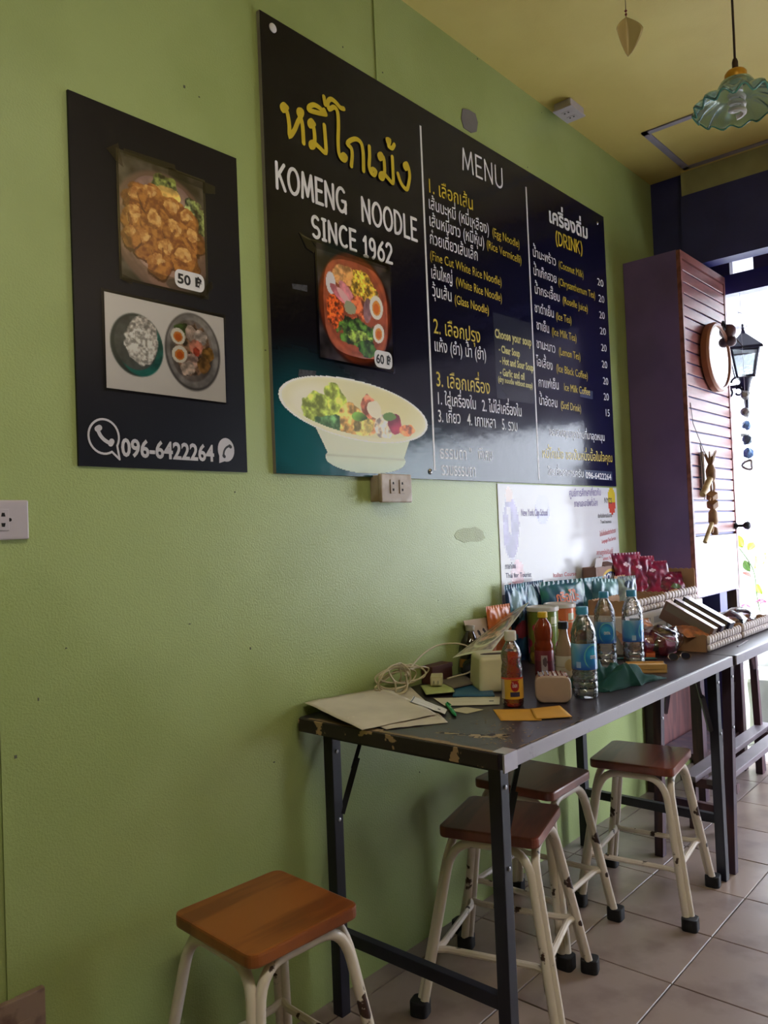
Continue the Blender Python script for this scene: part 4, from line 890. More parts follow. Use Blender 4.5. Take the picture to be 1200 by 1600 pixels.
# ================================================================ lantern and shell string by the opening
LX, LY = 4.20, 1.235
ln = thing('wall_lantern', 'black coach lantern on a scrolled bracket at the shopfront', 'lantern', (LX, LY, 1.70)); mat('iron_navy', (30, 28, 52), .45)
mb = MB(); mb.M = Matrix.Rotation(math.radians(22), 4, 'Z')
def frus(mb, z0, h0, z1, h1): mb.add([(-h0, -h0, z0), (h0, -h0, z0), (h0, h0, z0), (-h0, h0, z0), (-h1, -h1, z1), (h1, -h1, z1), (h1, h1, z1), (-h1, h1, z1)], [(3,2,1,0), (4,5,6,7), (0,1,5,4), (1,2,6,5), (2,3,7,6), (3,0,4,7)])
frus(mb, .338, .082, .352, .078); frus(mb, .352, .078, .425, .014); frus(mb, .425, .012, .445, .007); mb.build('roof', 'iron_navy', ln)
MB().lathe([(.006, .44), (.009, .455), (.004, .462), (.007, .472), (0, .48)], 10).build('finial', 'iron_navy', ln, smooth=True)
mb = MB(); mb.M = Matrix.Rotation(math.radians(22), 4, 'Z')
for sx, sy in ((-1, -1), (1, -1), (1, 1), (-1, 1)): mb.tube([(sx*.062, sy*.062, .34), (sx*.040, sy*.040, .208)], .0055, 4)
for z_, h_ in ((.335, .062), (.21, .041)): mb.tube([(-h_, -h_, z_), (h_, -h_, z_), (h_, h_, z_), (-h_, h_, z_)], .006, 4, True)
frus(mb, .200, .044, .206, .044); mb.build('cage', 'iron_navy', ln)
for k in range(4):
    mb = MB(); mb.M = Matrix.Rotation(math.radians(22)+k*PI/2, 4, 'Z'); mb.add([(-.058, -.060, .332), (.058, -.060, .332), (.038, -.040, .212), (-.038, -.040, .212)], [(3, 2, 1, 0)]); mb.build('pane', mat('pebble_glass', (196, 206, 212), .15, bump=1, bscale=90, trans=.7, ior=1.2), ln)
MB().lathe([(0, .04), (.010, .05), (.014, .12), (.020, .15), (.030, .19), (.036, .20)], 12).build('stem', 'iron_navy', ln, smooth=True)
MB().lathe([(.0, .0), (.012, .01), (.016, .03), (.008, .045), (0, .048)], 8).build('tip', mat('stone_grey', (150, 146, 150), .7), ln)
mb = MB(); mb.tube([(0, .0, .165), (-.01, .05, .165), (-.02, .10, .165)], .010, 6)
def scroll(y0, z0, r_, a0, a1): return [(-.018, y0+r_*(1-.4*i/14)*math.cos(a0+(a1-a0)*i/14), z0+r_*(1-.4*i/14)*math.sin(a0+(a1-a0)*i/14)) for i in range(15)]
mb.tube(scroll(.035, .185, .028, 0, 5.2), .006, 6); mb.tube(scroll(.085, .135, .028, 2, 7.2), .006, 6); mb.tube(scroll(.03, .135, .022, 1, 6), .006, 6); mb.tube(scroll(.09, .19, .018, 0, 5), .006, 6)
mb.build('bracket', 'iron_navy', ln, smooth=True); MB().b2(-.03, -.008, .10, .127, .09, .235).build('back_plate', 'iron_navy', ln, bevel=.002)
sh = thing('shell_string', 'string of grey and blue glass pieces hanging below the lantern', 'chime', (4.08, 1.205, 1.40))
mat('shell_grey', (136, 134, 132), .5, var=(100, 98, 100), vscale=40); mat('shell_blue', (104, 140, 190), .4, var=(86, 110, 150), vscale=40); mat('shell_slate', (90, 110, 130), .4)
MB().tube([(0, 0, .05), (0, 0, .905)], .0008, 4).build('string', 'ink_white', sh)
for z_, m_, r_ in ((.40, 'shell_grey', .022), (.315, 'shell_grey', .024), (.252, 'shell_blue', .022), (.180, 'shell_slate', .024), (.115, 'shell_blue', .026)):
    bm = bmesh.new(); bmesh.ops.create_icosphere(bm, subdivisions=2, radius=r_)
    for v in bm.verts: v.co *= 1+.35*mnoise.noise(v.co*60+Vector((z_*50, 0, 0))); v.co.z *= 1.05
    me = bpy.data.meshes.new('glass_piece'); bm.to_mesh(me); bm.free(); me.materials.append(MATS[m_]); o = bpy.data.objects.new('glass_piece', me); COL.objects.link(o); o.parent = sh; o.location = (0, 0, z_)
MB().tube([(0, .022*math.cos(t_)+.008*math.cos(2*t_), .058+.022*math.sin(t_)) for t_ in [2*PI*k/16 for k in range(16)]], .006, 6, True).build('ring', 'shell_grey', sh, smooth=True)

# ================================================================ things on the tables
mat('cap_blue', (66, 150, 196), .4); mat('cap_white', (222, 214, 206), .4); mat('cap_yellow', (214, 176, 44), .4); mat('cap_black', (28, 28, 36), .4)
mat_film('pet_clear', (250, 250, 252), .17, .12, 1.0, 110)
mat('water', (246, 250, 255), .02, trans=1, ior=1.25, var=(246, 250, 255)); mat('syrup', (216, 48, 26), .05, trans=.92, ior=1.2, var=(200, 40, 22))
mat('amber_drink', (150, 62, 36), .08, trans=.35, ior=1.33); mat('cloudy_liquid', (176, 150, 124), .2)
def wrap(name, art, r, z0, z1, a0, a1, parent, mt='photo_print', c=(0, 0)):
    return printed(name, art, lambda u, v: (c[0]+r*math.cos(a0+(a1-a0)*u), c[1]+r*math.sin(a0+(a1-a0)*u), z0+(z1-z0)*v), mt, parent, smooth=True)
def wrap_text(name, s, r, z, em, a0, a1, parent, mt, off=.03):
    return lettering(name, s, lambda u, y: (r*math.cos(a0+(a1-a0)*u), r*math.sin(a0+(a1-a0)*u), z+y*em), mt, parent, off)
def face(x, y): return math.atan2(-y, -x)        # the side of a thing that looks into the room, towards the seat
def water_bottle(label, x, y, turn, fill):
    t = thing('water_bottle', label, 'bottle', (x, y, TT), group=None); R_ = .033
    prof = [(.0, .004), (.020, .0), (.030, .003), (R_, .012), (R_, .022), (.0305, .026), (R_, .030), (R_, .040), (.0305, .044), (R_, .048)]
    for k in range(4): z = .056+k*.011; prof += [(R_, z), (.0315, z+.0045), (R_, z+.009)]
    prof += [(R_, .104), (R_, .158), (.0315, .163), (R_, .168), (.031, .178), (.025, .196), (.016, .212), (.0125, .219), (.0125, .232)]
    MB().lathe(prof, 28, caps=False).build('bottle_body', 'pet_clear', t, smooth=True)
    wp_ = [(0, .006)]+[(max(0, r-.0016), z) for r, z in prof[2:] if z < fill]+[(R_-.004, fill), (0, fill)]; MB().lathe(wp_, 28).build('water', 'water', t, smooth=True)
    MB().lathe([(.0150, .219), (.0155, .222), (.0155, .237), (.0140, .239), (0, .239)], 24).build('cap', 'cap_blue', t, smooth=True)
    MB().lathe([(.0125, .213), (.0165, .2135), (.0165, .2155), (.0125, .216)], 20).build('neck_ring', 'pet_clear', t)
    A = Art(80, 26, (206, 214, 222), .5); A.put(np.clip(1.3-A.V-.5*np.sin(A.U*9), 0, 1), (40, 110, 190), alpha=.95); A.ell(.22, .45, .14, .62, (70, 150, 200), alpha=.8, soft=.4)
    A.ell(.58, .48, .15, .48, (120, 190, 170)); A.ell(.58, .48, .135, .44, (24, 112, 186)); A.ell(.56, .62, .09, .2, (50, 160, 210), soft=.8); A.put((.22-A.V)/.2, (34, 84, 170)); A.rect(.30, .06, .38, .3, (150, 180, 220))
    a = face(x, y)+turn; wrap('label', A, R_+.0006, .077, .145, a-2.6, a+2.4, t); wrap_text('label_lettering', 'CRYSTAL', R_+.0012, .106, .012, a+.02, a+.62, t, 'ink_white')
    return t
water_bottle('nearest water bottle, blue cap, standing clear of the other two near the front edge', 1.922, 1.003, .45, .086)
water_bottle('middle water bottle of three, blue cap, behind the green cloth', 2.372, 1.160, -.15, .10)
water_bottle('farthest water bottle of three, blue cap, beside the bag of red packets', 2.440, 1.098, 1.0, .10)

# syrup bottle
t = thing('syrup_bottle', 'small bottle of dark red syrup with white cap and yellow label', 'bottle', (1.739, 1.112, TT))
sp = [(0, .003), (.018, 0), (.026, .004), (.0275, .012), (.0275, .078), (.0268, .084), (.0275, .090), (.0255, .102), (.0240, .112), (.0262, .124), (.0262, .132), (.022, .146), (.0145, .160), (.0115, .166), (.0115, .172)]
MB().lathe(sp, 28, caps=False).build('bottle_body', 'pet_clear', t, smooth=True)
MB().lathe([(0, .005)]+[(r-.0015, z) for r, z in sp[2:] if .003 < z < .142]+[(.021, .142), (0, .142)], 28).build('syrup', 'syrup', t, smooth=True)
MB().lathe([(.0125, .166), (.0150, .168), (.0155, .172), (.0150, .190), (.0135, .1915), (0, .1915)], 24).build('cap', 'cap_white', t, smooth=True)
A = Art(60, 36, (206, 158, 44), .6); A.rect(0, 0, .22, 1, (190, 170, 160)); A.rect(.0, .93, 1, 1, (190, 60, 40)); A.ell(.58, .62, .14, .27, (150, 22, 34)); A.rect(.42, .12, .74, .32, (44, 42, 74)); A.rect(.45, .84, .71, .88, (150, 60, 30))
a = face(1.74, 1.11)+.12; wrap('label', A, .0282, .022, .076, a-1.5, a+1.3, t); wrap_text('label_lettering', 'น้ำปลา', .0288, .052, .013, a-.12, a+.32, t, 'ink_white', .012)
# amber bottle with yellow cap
t = thing('soft_drink_bottle', 'red-brown drink bottle with yellow cap in front of the green can', 'bottle', (2.092, 1.222, TT))
sp = [(0, .003), (.018, 0), (.027, .005), (.0285, .014), (.0285, .075), (.0270, .082), (.0285, .095), (.0285, .104), (.0245, .112), (.0255, .120), (.0278, .136), (.0268, .152), (.022, .166), (.013, .178), (.0115, .182), (.0115, .187)]
MB().lathe(sp, 28).build('bottle_body', 'amber_drink', t, smooth=True); MB().lathe([(.0118, .182), (.0148, .184), (.0148, .198), (.013, .200), (0, .200)], 24).build('cap', 'cap_yellow', t, smooth=True)
A = Art(40, 24, (96, 34, 44), .6); A.rect(.0, .55, 1, 1, (120, 40, 52)); A.rect(.4, .1, .6, .8, (168, 150, 150)); A.ell(.52, .5, .07, .2, (90, 70, 74)); wrap('label', A, .0291, .022, .088, face(2.09, 1.22)-1.6, face(2.09, 1.22)+1.6, t)
# sauce bottle black cap
t = thing('sauce_bottle', 'slim sauce bottle with black cap between drink bottle and water bottle', 'bottle', (2.062, 1.138, TT))
sp = [(0, .002), (.020, 0), (.0255, .004), (.0260, .012), (.0260, .085), (.0245, .100), (.0165, .124), (.0122, .145), (.0112, .160)]
MB().lathe(sp, 28).build('bottle_body', mat('sauce_glass', (146, 118, 98), .10, coat=.6), t, smooth=True); MB().lathe([(.0118, .157), (.0150, .158), (.0150, .176), (.013, .178), (0, .178)], 20).build('cap', 'cap_black', t, smooth=True)
A = Art(40, 30, (188, 176, 158), .8); A.ell(.66, .6, .16, .26, (176, 140, 70), alpha=.6); A.rect(.1, .2, .5, .24, (130, 120, 110)); A.rect(.1, .5, .5, .53, (150, 130, 110)); wrap('label', A, .0266, .018, .082, face(2.06, 1.14)-1.6, face(2.06, 1.14)+1.6, t)

# snack cans
def can(label, x, y, r, h, base, seed, cols, text):
    t = thing('snack_can', label, 'can', (x, y, TT)); MB().lathe([(r-.003, 0), (r, .003), (r, h-.012)], 36).build('can_body', mat('can_%s' % seed, base, .35), t, smooth=True)
    MB().lathe([(r, h-.014), (r+.003, h-.013), (r+.003, h-.002), (r+.001, h), (r-.004, h), (r-.006, h-.003), (0, h-.003)], 36).build('lid', mat('lid_clear_white', (214, 208, 204), .3), t, smooth=True)
    A = Art(90, 64, base, .6); rs_ = random.Random(len(label)); A.put((.35-A.V)/.2, tuple(c*.45 for c in base), noise=.3)
    for k in range(9):
        u, v = rs_.uniform(.15, .85), rs_.uniform(.05, .5); A.ell(u, v, .06, .09, cols[k % len(cols)], wob=.5, seed=k, noise=.3)
    A.ell(.46, .68, .12, .11, cols[0], wob=.6, seed=3); A.ell(.46, .68, .09, .08, (226, 200, 196), wob=.9, seed=5); A.rect(.62, .72, .74, .9, (196, 196, 160)); A.rect(.63, .73, .73, .76, base)
    a = face(x, y); wrap('label', A, r+.0006, .006, h-.016, a-2.2, a+2.2, t); wrap_text('label_lettering', text, r+.0014, h*.62, .026, a-.25, a+.35, t, mat('ink_magenta', (176, 40, 84), .5))
can('green snack can with clear lid behind the bottles', 2.350, 1.372, .051, .187, (112, 128, 52), 'green', ((196, 60, 96), (120, 30, 60), (150, 150, 60)), 'ขนม')
can('orange snack can partly behind the green can', 2.468, 1.372, .052, .187, (212, 112, 66), 'orange', ((190, 50, 40), (226, 150, 60), (140, 60, 40)), 'กรอบ')

# tissue box
t = thing('tissue_box', 'ivory plastic tissue box with a slot in the top beside the syrup bottle', 'tissue box', (1.910, 1.278, TT), math.radians(48))
mb = MB(); w0, w1, d0, d1, h = .062, .055, .066, .056, .098
mb.add([(-d0, -w0, 0), (d0, -w0, 0), (d0, w0, 0), (-d0, w0, 0), (-d1, -w1, h), (d1, -w1, h), (d1, w1, h), (-d1, w1, h)], [(3,2,1,0), (4,5,6,7), (0,1,5,4), (1,2,6,5), (2,3,7,6), (3,0,4,7)])
mb.build('box_shell', mat('ivory_plastic', (206, 196, 160), .35), t, smooth=True, bevel=.012, seg=4)
MB().prism([(.016*math.cos(q)*1.0-.006, .042*math.sin(q)) for q in [2*PI*k/24 for k in range(24)]], h+.0002, h+.0008).build('slot', mat('slot_brown', (58, 34, 28), .8), t)
# wrapped tissue pack
t = thing('tissue_pack', 'small plastic-wrapped pack with beige end and red-striped top', 'packet', (1.842, 1.054, TT), math.radians(30))
mb = MB(); mb.M = Matrix.Translation((0, 0, .036)) @ Matrix.Rotation(PI/2, 4, 'Y'); mb.prism(rrect(.070, .092, .022, 5), -.036, .036)
mb.build('pack', mat('pack_wrap', (176, 150, 134), .3, coat=.5), t, smooth=True, bevel=.006, seg=3)
st = MB()
for k in range(7):
    y = -.036+k*.0115; st.tube([(-.030, y, .0725-.010*(abs(y)/.046)**4*1), (.030, y+.004, .0725-.010*(abs(y)/.046)**4)], .0022, 5)
st.build('wrapper_stripes', mat('stripe_red', (120, 52, 54), .2, coat=.8), t)

# papers
def sheet(name, label, pts, m_, cat='paper', zs=None, art=None, th=.0006, lift=0, n=10, wav=.002, seed=1, curl=None):
    """a thin sheet given by four corners (x,y) on the table, softly waved"""
    c = [Vector((p[0], p[1], (zs[i] if zs else 0)+lift)) for i, p in enumerate(pts)]; base = c[0]; t = thing(name, label, cat, (base.x, base.y, TT))
    def P(u, v):
        q = (c[0]*(1-u)+c[1]*u)*(1-v)+(c[3]*(1-u)+c[2]*u)*v; q = q-Vector((base.x, base.y, 0)); q.z += .0012+abs(wav*(mnoise.noise(Vector((u*3, v*3, seed)))))+(curl(u, v) if curl else 0); return tuple(q)
    if art is not None: printed('print', art, lambda u, v: tuple(Vector(P(u, v))+Vector((0, 0, .0004))), 'paper_print', t)
    MB().grid(P, n, n).build('sheet', m_, t, smooth='all', solid=th); return t
white_p = mat('paper_white', (206, 196, 178), .8); cream_p = mat('paper_cream', (200, 190, 158), .8)
def ap(px, py, z): p = at(px, py, 2, TT+z); return (float(p[0]), float(p[1]))
q4 = [ap(604, 1140, .001), at(500, 1100, 1, 1.500), at(640, 1079, 1, 1.500), ap(700, 1129, .001)]
sheet('paper_sheet', 'under sheet of paper whose pointed corner shows by the printed slip', [p[:2] for p in q4], white_p, zs=[.0, max(.002, q4[1][2]-TT-.006) if len(q4[1]) > 2 else .02, max(.002, q4[2][2]-TT-.004), 0], wav=.003, n=14, seed=2)
A = Art(60, 60, (204, 194, 176)); 
for k in range(12): A.rect(.15, .2+k*.05, .8-.04*(k % 4), .205+k*.05, (176, 168, 160))
sheet('paper_sheet', 'large creased sheet with faint writing overhanging the chipped table end', [ap(566, 1143, .002), at(475, 1099, 1, 1.500)[:2], at(600, 1077, 1, 1.500)[:2], ap(682, 1118, .004)], white_p, zs=[.0, at(475, 1099, 1, 1.500)[2]-TT-.004, at(600, 1077, 1, 1.500)[2]-TT, .002], lift=.004, wav=.004, n=16, art=A, seed=5)
A = Art(40, 12, (214, 212, 216), .3); A.rect(.02, .0, .05, 1, (60, 80, 110)); A.rect(.78, .3, .86, .5, (70, 70, 80))
sheet('receipt', 'narrow printed slip lying across the paper sheets', [(1.585, 1.326), (1.558, 1.194), (1.600, 1.218), (1.639, 1.358)], mat('slip_white', (214, 212, 214), .7), art=A, lift=.012, zs=[.003, -.008, -.008, .003])
A = Art(40, 16, (198, 190, 166), .4); A.rect(.82, .4, .9, .5, (90, 90, 90)); A.rect(.3, .6, .8, .63, (150, 150, 140))
sheet('envelope', 'long cream envelope below the tissue box', [(1.641, 1.256), (1.726, 1.145), (1.806, 1.195), (1.700, 1.340)], cream_p, art=A, lift=.001)
sheet('card', 'small cream card with cut corners by the green pen', [(1.610, 1.226), (1.603, 1.160), (1.660, 1.150), (1.662, 1.206)], cream_p, lift=.0002, th=.0004, wav=0)
sheet('booklet', 'blue booklet sticking out from under the tissue box', [(1.735, 1.300), (1.795, 1.205), (1.880, 1.270), (1.880, 1.400)], mat('cover_blue', (40, 92, 124), .45), lift=.006, th=.004, zs=[.0, 0, 0, 0], wav=.0)
sheet('leaflet', 'pale green leaflet under the plug adaptor', [(1.702, 1.366), (1.768, 1.318), (1.860, 1.400), (1.790, 1.455)], mat('leaf_paper', (176, 186, 120), .6), lift=.010, th=.003, wav=0)
sheet('notebook', 'brownish notebook behind the tissue box', [(1.80, 1.345), (1.885, 1.335), (1.965, 1.42), (1.86, 1.445)], mat('cover_grey', (110, 98, 86), .6), lift=.013, th=.005, wav=0)
t = thing('pen', 'green plastic pen pointing at the table edge', 'pen', (1.601, 1.206, TT), math.radians(-134))
MB().tube([(-.064, 0, .0055), (.045, 0, .0055), (.060, 0, .0055), (.066, 0, .0055)], [.0052, .0052, .003, .001], 10).build('barrel', mat('pen_green', (20, 140, 84), .25), t, smooth=True)
MB().tube([(-.078, 0, .0055), (-.064, 0, .0055)], .0034, 8).build('push_button', mat('pen_grey', (170, 180, 170), .4), t); MB().tube([(-.062, .0, .012), (-.030, .004, .012)], .0015, 5).tube([(-.062, .0, .0118), (-.062, 0, .008)], .0015, 5).build('clip', 'pen_green', t)
en = mat('manila', (206, 150, 54), .7)
sheet('envelope', 'left one of two orange paper envelopes near the front edge', [(1.588, 1.052), (1.640, .972), (1.738, 1.042), (1.676, 1.132)], en, th=.0008, wav=.001)
sheet('envelope', 'right one of two orange paper envelopes near the front edge', [(1.636, .985), (1.700, .925), (1.790, 1.008), (1.722, 1.052)], en, lift=.0022, th=.0008, wav=.001)

# cable coil and adaptor
t = thing('cable', 'tangled coil of cream cable lying by the wall', 'cable', (1.735, 1.45, TT)); cm_ = mat('cable_cream', (196, 182, 150), .45)
r2 = random.Random(11); pts = []
loops = [(-.050, .0, .034, .052), (-.035, .012, .030, .048), (-.02, .018, .045, .038), (.01, .01, .040, .030), (-.03, .0, .020, .055), (.02, .015, .030, .028), (-.045, .01, .038, .040), (.0, .02, .05, .022)]
for i, (cx_, cy_, rx_, rz_) in enumerate(loops):
    for k in range(7):
        a = 2*PI*k/7+i*.6; pts.append((cx_*1.3+rx_*1.9*math.cos(a)*.85+r2.uniform(-.006, .006), cy_-.3*rx_*math.cos(a)+.012*math.sin(a*2+i), max(.004, .046+rz_*.80*math.sin(a)+r2.uniform(-.004, .004))))
MB().tube(spline(pts, 4), .0024, 6).build('cable_coil', cm_, t, smooth=True)
tail = [(-.02, .0, .05), (.08, .02, .09), (.17, .015, .112), (.235, -.025, .105), (.255, -.055, .07), (.20, -.07, .035), (.14, -.055, .028), (.11, -.050, .026)]
MB().tube(spline(tail, 7), .0024, 6).build('cable_tail', cm_, t, smooth=True)
t = thing('plug_adaptor', 'cream plug adaptor at the end of the cable', 'plug', (1.815, 1.415, TT+.014), math.radians(35))
MB().b2(-.032, .032, -.017, .017, 0, .026).build('adaptor_body', mat('adaptor_cream', (190, 180, 136), .5), t, bevel=.003); MB().b2(-.034, -.030, -.013, .013, .004, .022).build('adaptor_face', 'ivory_plastic', t)
for s_ in (-.006, .006): MB().b2(-.045, -.034, s_-.001, s_+.001, .010, .016).build('prong', 'steel', t)
t = thing('small_box', 'small dark red-brown box against the wall behind the cable', 'box', (1.905, 1.482, TT), math.radians(0)); MB().b2(-.05, .05, -.02, .02, 0, .052).build('carton', mat('box_maroon', (84, 46, 38), .6), t, bevel=.002); MB().b2(-.051, .051, -.021, .021, .040, .0525).build('lid', 'box_maroon', t, bevel=.001)
# black pouch
t = thing('pouch', 'black pouch slumped behind the tissue box', 'pouch', (2.03, 1.405, TT))
bm = bmesh.new(); bmesh.ops.create_icosphere(bm, subdivisions=3, radius=1)
for v in bm.verts:
    n_ = mnoise.noise(v.co*1.8); v.co = Vector((v.co.x*.082, v.co.y*.045, (v.co.z*.034)+.034)) * (1+.12*n_); v.co.z = max(.0005, v.co.z)
me = bpy.data.meshes.new('pouch_body'); bm.to_mesh(me); bm.free(); me.materials.append(mat('cloth_black', (24, 24, 34), .7)); me.polygons.foreach_set('use_smooth', [True]*len(me.polygons)); o = bpy.data.objects.new('pouch_body', me); COL.objects.link(o); o.parent = t
MB().tube([(-.05, -.03, .055), (0, -.044, .052), (.05, -.032, .055)], .002, 5).build('zip', mat('zip_grey', (80, 80, 90), .4), t)
# cola bottle leaning by the wall
t = thing('cola_bottle', 'dark cola bottle with white cap leaning at the wall behind the menu card', 'bottle', (2.055, 1.473, TT), rot=(0, .12, 0))
MB().lathe([(0, .002), (.022, 0), (.029, .005), (.030, .015), (.030, .05), (.0275, .06), (.030, .09), (.029, .10), (.021, .116), (.0135, .130), (.0115, .136)], 24).build('bottle_body', mat('cola', (30, 18, 16), .08, coat=.6), t, smooth=True)
MB().lathe([(.0118, .132), (.0145, .134), (.0145, .150), (.013, .152), (0, .152)], 20).build('cap', mat('cap_grey', (150, 144, 130), .5), t, smooth=True); MB().lathe([(.0304, .02), (.0304, .046)], 24, caps=False).build('label', mat('label_gold', (150, 104, 40), .5), t)
# leaning cards
def lean_quad(name, label, cat, P4, art, mt_back, m_print='photo_print', bend=.01, th=.001):
    base = Vector(P4[0]); t = thing(name, label, cat, tuple(base)); c = [Vector(p)-base for p in P4]; nrm = (c[1]-c[0]).cross(c[3]-c[0]).normalized()
    if nrm.dot(Vector((1, 1, 0))) > 0: nrm = -nrm
    def P(u, v, o=0): q = (c[0]*(1-u)+c[1]*u)*(1-v)+(c[3]*(1-u)+c[2]*u)*v; return tuple(q+nrm*(bend*math.sin(PI*u)*1.0+o))
    printed('print', art, lambda u, v: P(u, v, .0006), m_print, t, smooth=True); MB().grid(P, 8, 8).build('card', mt_back, t, smooth='all', solid=th); return t
A = Art(60, 90, (190, 186, 160), 1.4); A.rect(.05, .04, .95, .96, (150, 132, 112), noise=.3, cells=8); A.ell(.55, .48, .40, .36, (196, 188, 156)); A.ell(.55, .48, .35, .31, (132, 112, 92), noise=.5, cells=18); A.ell(.5, .42, .2, .15, (150, 104, 90), wob=.6, noise=.4, cells=18); A.ell(.62, .58, .16, .12, (110, 112, 88), wob=.6, noise=.4)
A.rect(.05, .86, .5, .95, (120, 124, 96)); A.ell(.72, .90, .12, .04, (190, 196, 190), wob=.8)
p_tl = at(705, 1027, 1, 1.44); p_tr = at(826, 941, 1, 1.435); p_br = at(768, 1018, 1, 1.33)
cq = [(p_tl[0], p_tl[1], p_tl[2]), (p_br[0], p_br[1], p_br[2]), (p_tr[0], p_tr[1], p_tr[2]), tuple((Vector(p_tl)*.30+Vector(p_tr)*.70)+Vector((-.0, .01, .012)))]
lean_quad('menu_card', 'laminated food menu card lying tilted on the pouch with its corner up', 'card', [at(707, 1028, 1, 1.40), at(768, 1018, 1, 1.335), at(826, 941, 1, 1.425), at(775, 975, 1, 1.462)], A, mat('card_back', (186, 182, 160), .5), bend=.004)
A = Art(60, 44, (178, 156, 136), .8)
for k, u in enumerate((.28, .44, .60)): A.ell(u, .36+.05*k, .035, .14, (40, 28, 26), wob=.3, seed=k)
lean_quad('price_card', 'cream card with three dark marks propped against the wall', 'card', [at(737, 1006, 1, 1.475), at(792, 990, 1, 1.475), at(772, 963, 1, 1.495), at(724, 970, 1, 1.495)], A, mat('card_cream', (186, 166, 146), .7), 'paper_print', bend=.003)

# ---- snack bags
def pillow(name, label, cat, loc, w_, h_, t_, rz, tilt, art, m_='foil_print', group=None, text=None, tcol='ink_white', seed=0, roll=0):
    t = thing(name, label, cat, loc, group=group, rot=(tilt, roll, rz))
    def P(u, v, s_=-1, o=0):
        e = (math.sin(PI*min(1, max(0, u)))**.55)*(math.sin(PI*min(1, max(0, (v-.05)/.9)))**.6 if .05 < v < .95 else 0); wr = .004*mnoise.noise(Vector((u*7, v*7, seed)))*(1 if e > 0 else 0)
        pin = 1-.05*math.sin(PI*v)
        return ((u-.5)*w_*pin, s_*(t_/2*e+o)+wr+(.0015*math.sin(u*60) if v < .05 or v > .95 else 0), v*h_)
    printed('front', art, lambda u, v: P(u, v, -1, .0002), m_, t, smooth=True); printed('back', Art(16, 16, tuple(art.c.reshape(-1, 3).mean(0))), lambda u, v: P(u, v, 1, .0002), m_, t, smooth=True)
    if text:
        for (s_, u0, u1, v0, em) in text: lettering('bag_lettering', s_, lambda u, y: P(u0+(u1-u0)*u, v0+y*em/h_, -1, .0016), MATS[tcol], t, .03)
    return t
def foil_art(base, c2, seed, w_=40, h_=50, deco=()):
    A = Art(w_, h_, base, h_/w_); A.put(np.ones_like(A.U), base, col2=c2, cells=5, seed=seed)
    for d in deco: A.ell(*d[:5], **(d[5] if len(d) > 5 else {}))
    return A
mat('ink_orange', (214, 104, 50), .5)
TL, NV = (36, 96, 112), (28, 52, 92)
FX = math.radians(-38)
pillow('snack_bag', 'blue foil snack bag, leftmost of the row by the poster', 'snack bag', (2.345, 1.462, TT+.0), .12, .262, .035, math.radians(-8), math.radians(-1.5), foil_art(NV, (80, 130, 150), 1, deco=((.5, .4, .3, .12, (150, 60, 70), dict(wob=.6)), (.4, .75, .2, .2, (150, 180, 196), dict(wob=.6)))), group=None, seed=1)
pillow('snack_bag', 'blue foil snack bag with peaked top, second from the left', 'snack bag', (2.465, 1.466, TT), .13, .262, .030, math.radians(-4), math.radians(-1.5), foil_art(NV, (90, 130, 156), 2, deco=((.6, .35, .3, .15, (140, 56, 64), dict(wob=.6)), (.35, .8, .2, .15, (150, 180, 196), dict(wob=.6)))), seed=2)
A = foil_art((40, 104, 92), (34, 70, 104), 3, 60, 60, ((.5, .18, .5, .10, (160, 60, 50), dict(wob=.4)), (.5, .06, .6, .08, (190, 120, 70))))
pillow('snack_bag', 'green and blue prawn cracker bag with orange Thai lettering', 'snack bag', (2.585, 1.415, TT), .235, .258, .055, math.radians(-14), math.radians(-2), A, text=[('กรือโป๊ะ', .25, .78, .70, .05), ('KEROPOK', .38, .90, .50, .032)], tcol='ink_orange', seed=3)
pillow('snack_bag', 'teal snack bag to the right of the prawn cracker bag', 'snack bag', (2.80, 1.435, TT), .22, .25, .05, math.radians(-10), math.radians(-2), foil_art(TL, (96, 150, 160), 4, deco=((.6, .5, .3, .12, (60, 90, 110), dict(wob=.6)),)), seed=4)
pillow('snack_bag', 'teal snack bag standing in front of the brown carton', 'snack bag', (2.845, 1.375, TT+.0), .17, .245, .05, math.radians(-20), math.radians(-3), foil_art((48, 92, 104), (120, 160, 160), 5), seed=5, roll=.08)
pillow('snack_bag', 'orange snack bag with rounded top between wall and green can', 'snack bag', (2.235, 1.462, TT), .125, .200, .03, math.radians(-6), math.radians(-3), foil_art((216, 134, 76), (196, 100, 52), 6, deco=((.5, .55, .35, .12, (226, 170, 110), dict(wob=.7)),)), text=[('ขนม', .2, .7, .55, .04)], tcol='ink_red', seed=6)
# brown carton
t = thing('carton', 'open brown carton with a yellow and blue round logo standing behind the bags', 'box', (2.89, 1.44, TT)); kr = mat('kraft', (172, 132, 96), .8); kd = mat('carton_brown', (140, 108, 96), .7)
mb = MB(); mb.b2(0, .22, 0, .004, 0, .285).b2(0, .22, .054, .058, 0, .285).b2(0, .004, .004, .054, 0, .285).b2(.216, .22, .004, .054, 0, .285).b2(.004, .216, .004, .054, 0, .004); mb.build('carton_walls', kd, t)
mb = MB(); mb.box((.03, .002, .302), (.06, .003, .04), (.2, .0, 0)); mb.build('flap', mat('flap_white', (196, 186, 186), .7), t); MB().box((.16, .03, .29), (.11, .05, .003), (.3, 0, 0)).build('flap', kd, t)
A = Art(50, 40, (140, 108, 96), .8); A.ell(.55, .40, .42, .52, (206, 170, 70)); A.ell(.55, .36, .36, .45, (40, 56, 110)); A.ell(.55, .2, .4, .3, (50, 70, 120)); printed('logo', A, lambda u, v: (.02+u*.19, -.0012, .185+v*.095), 'paper_print', t)
lettering('logo_lettering', 'CROWN', lambda u, y: (.03+u*.17, -.0022, .212+.012*math.sin(PI*u)+y*.045), 'ink_white', t, .03)
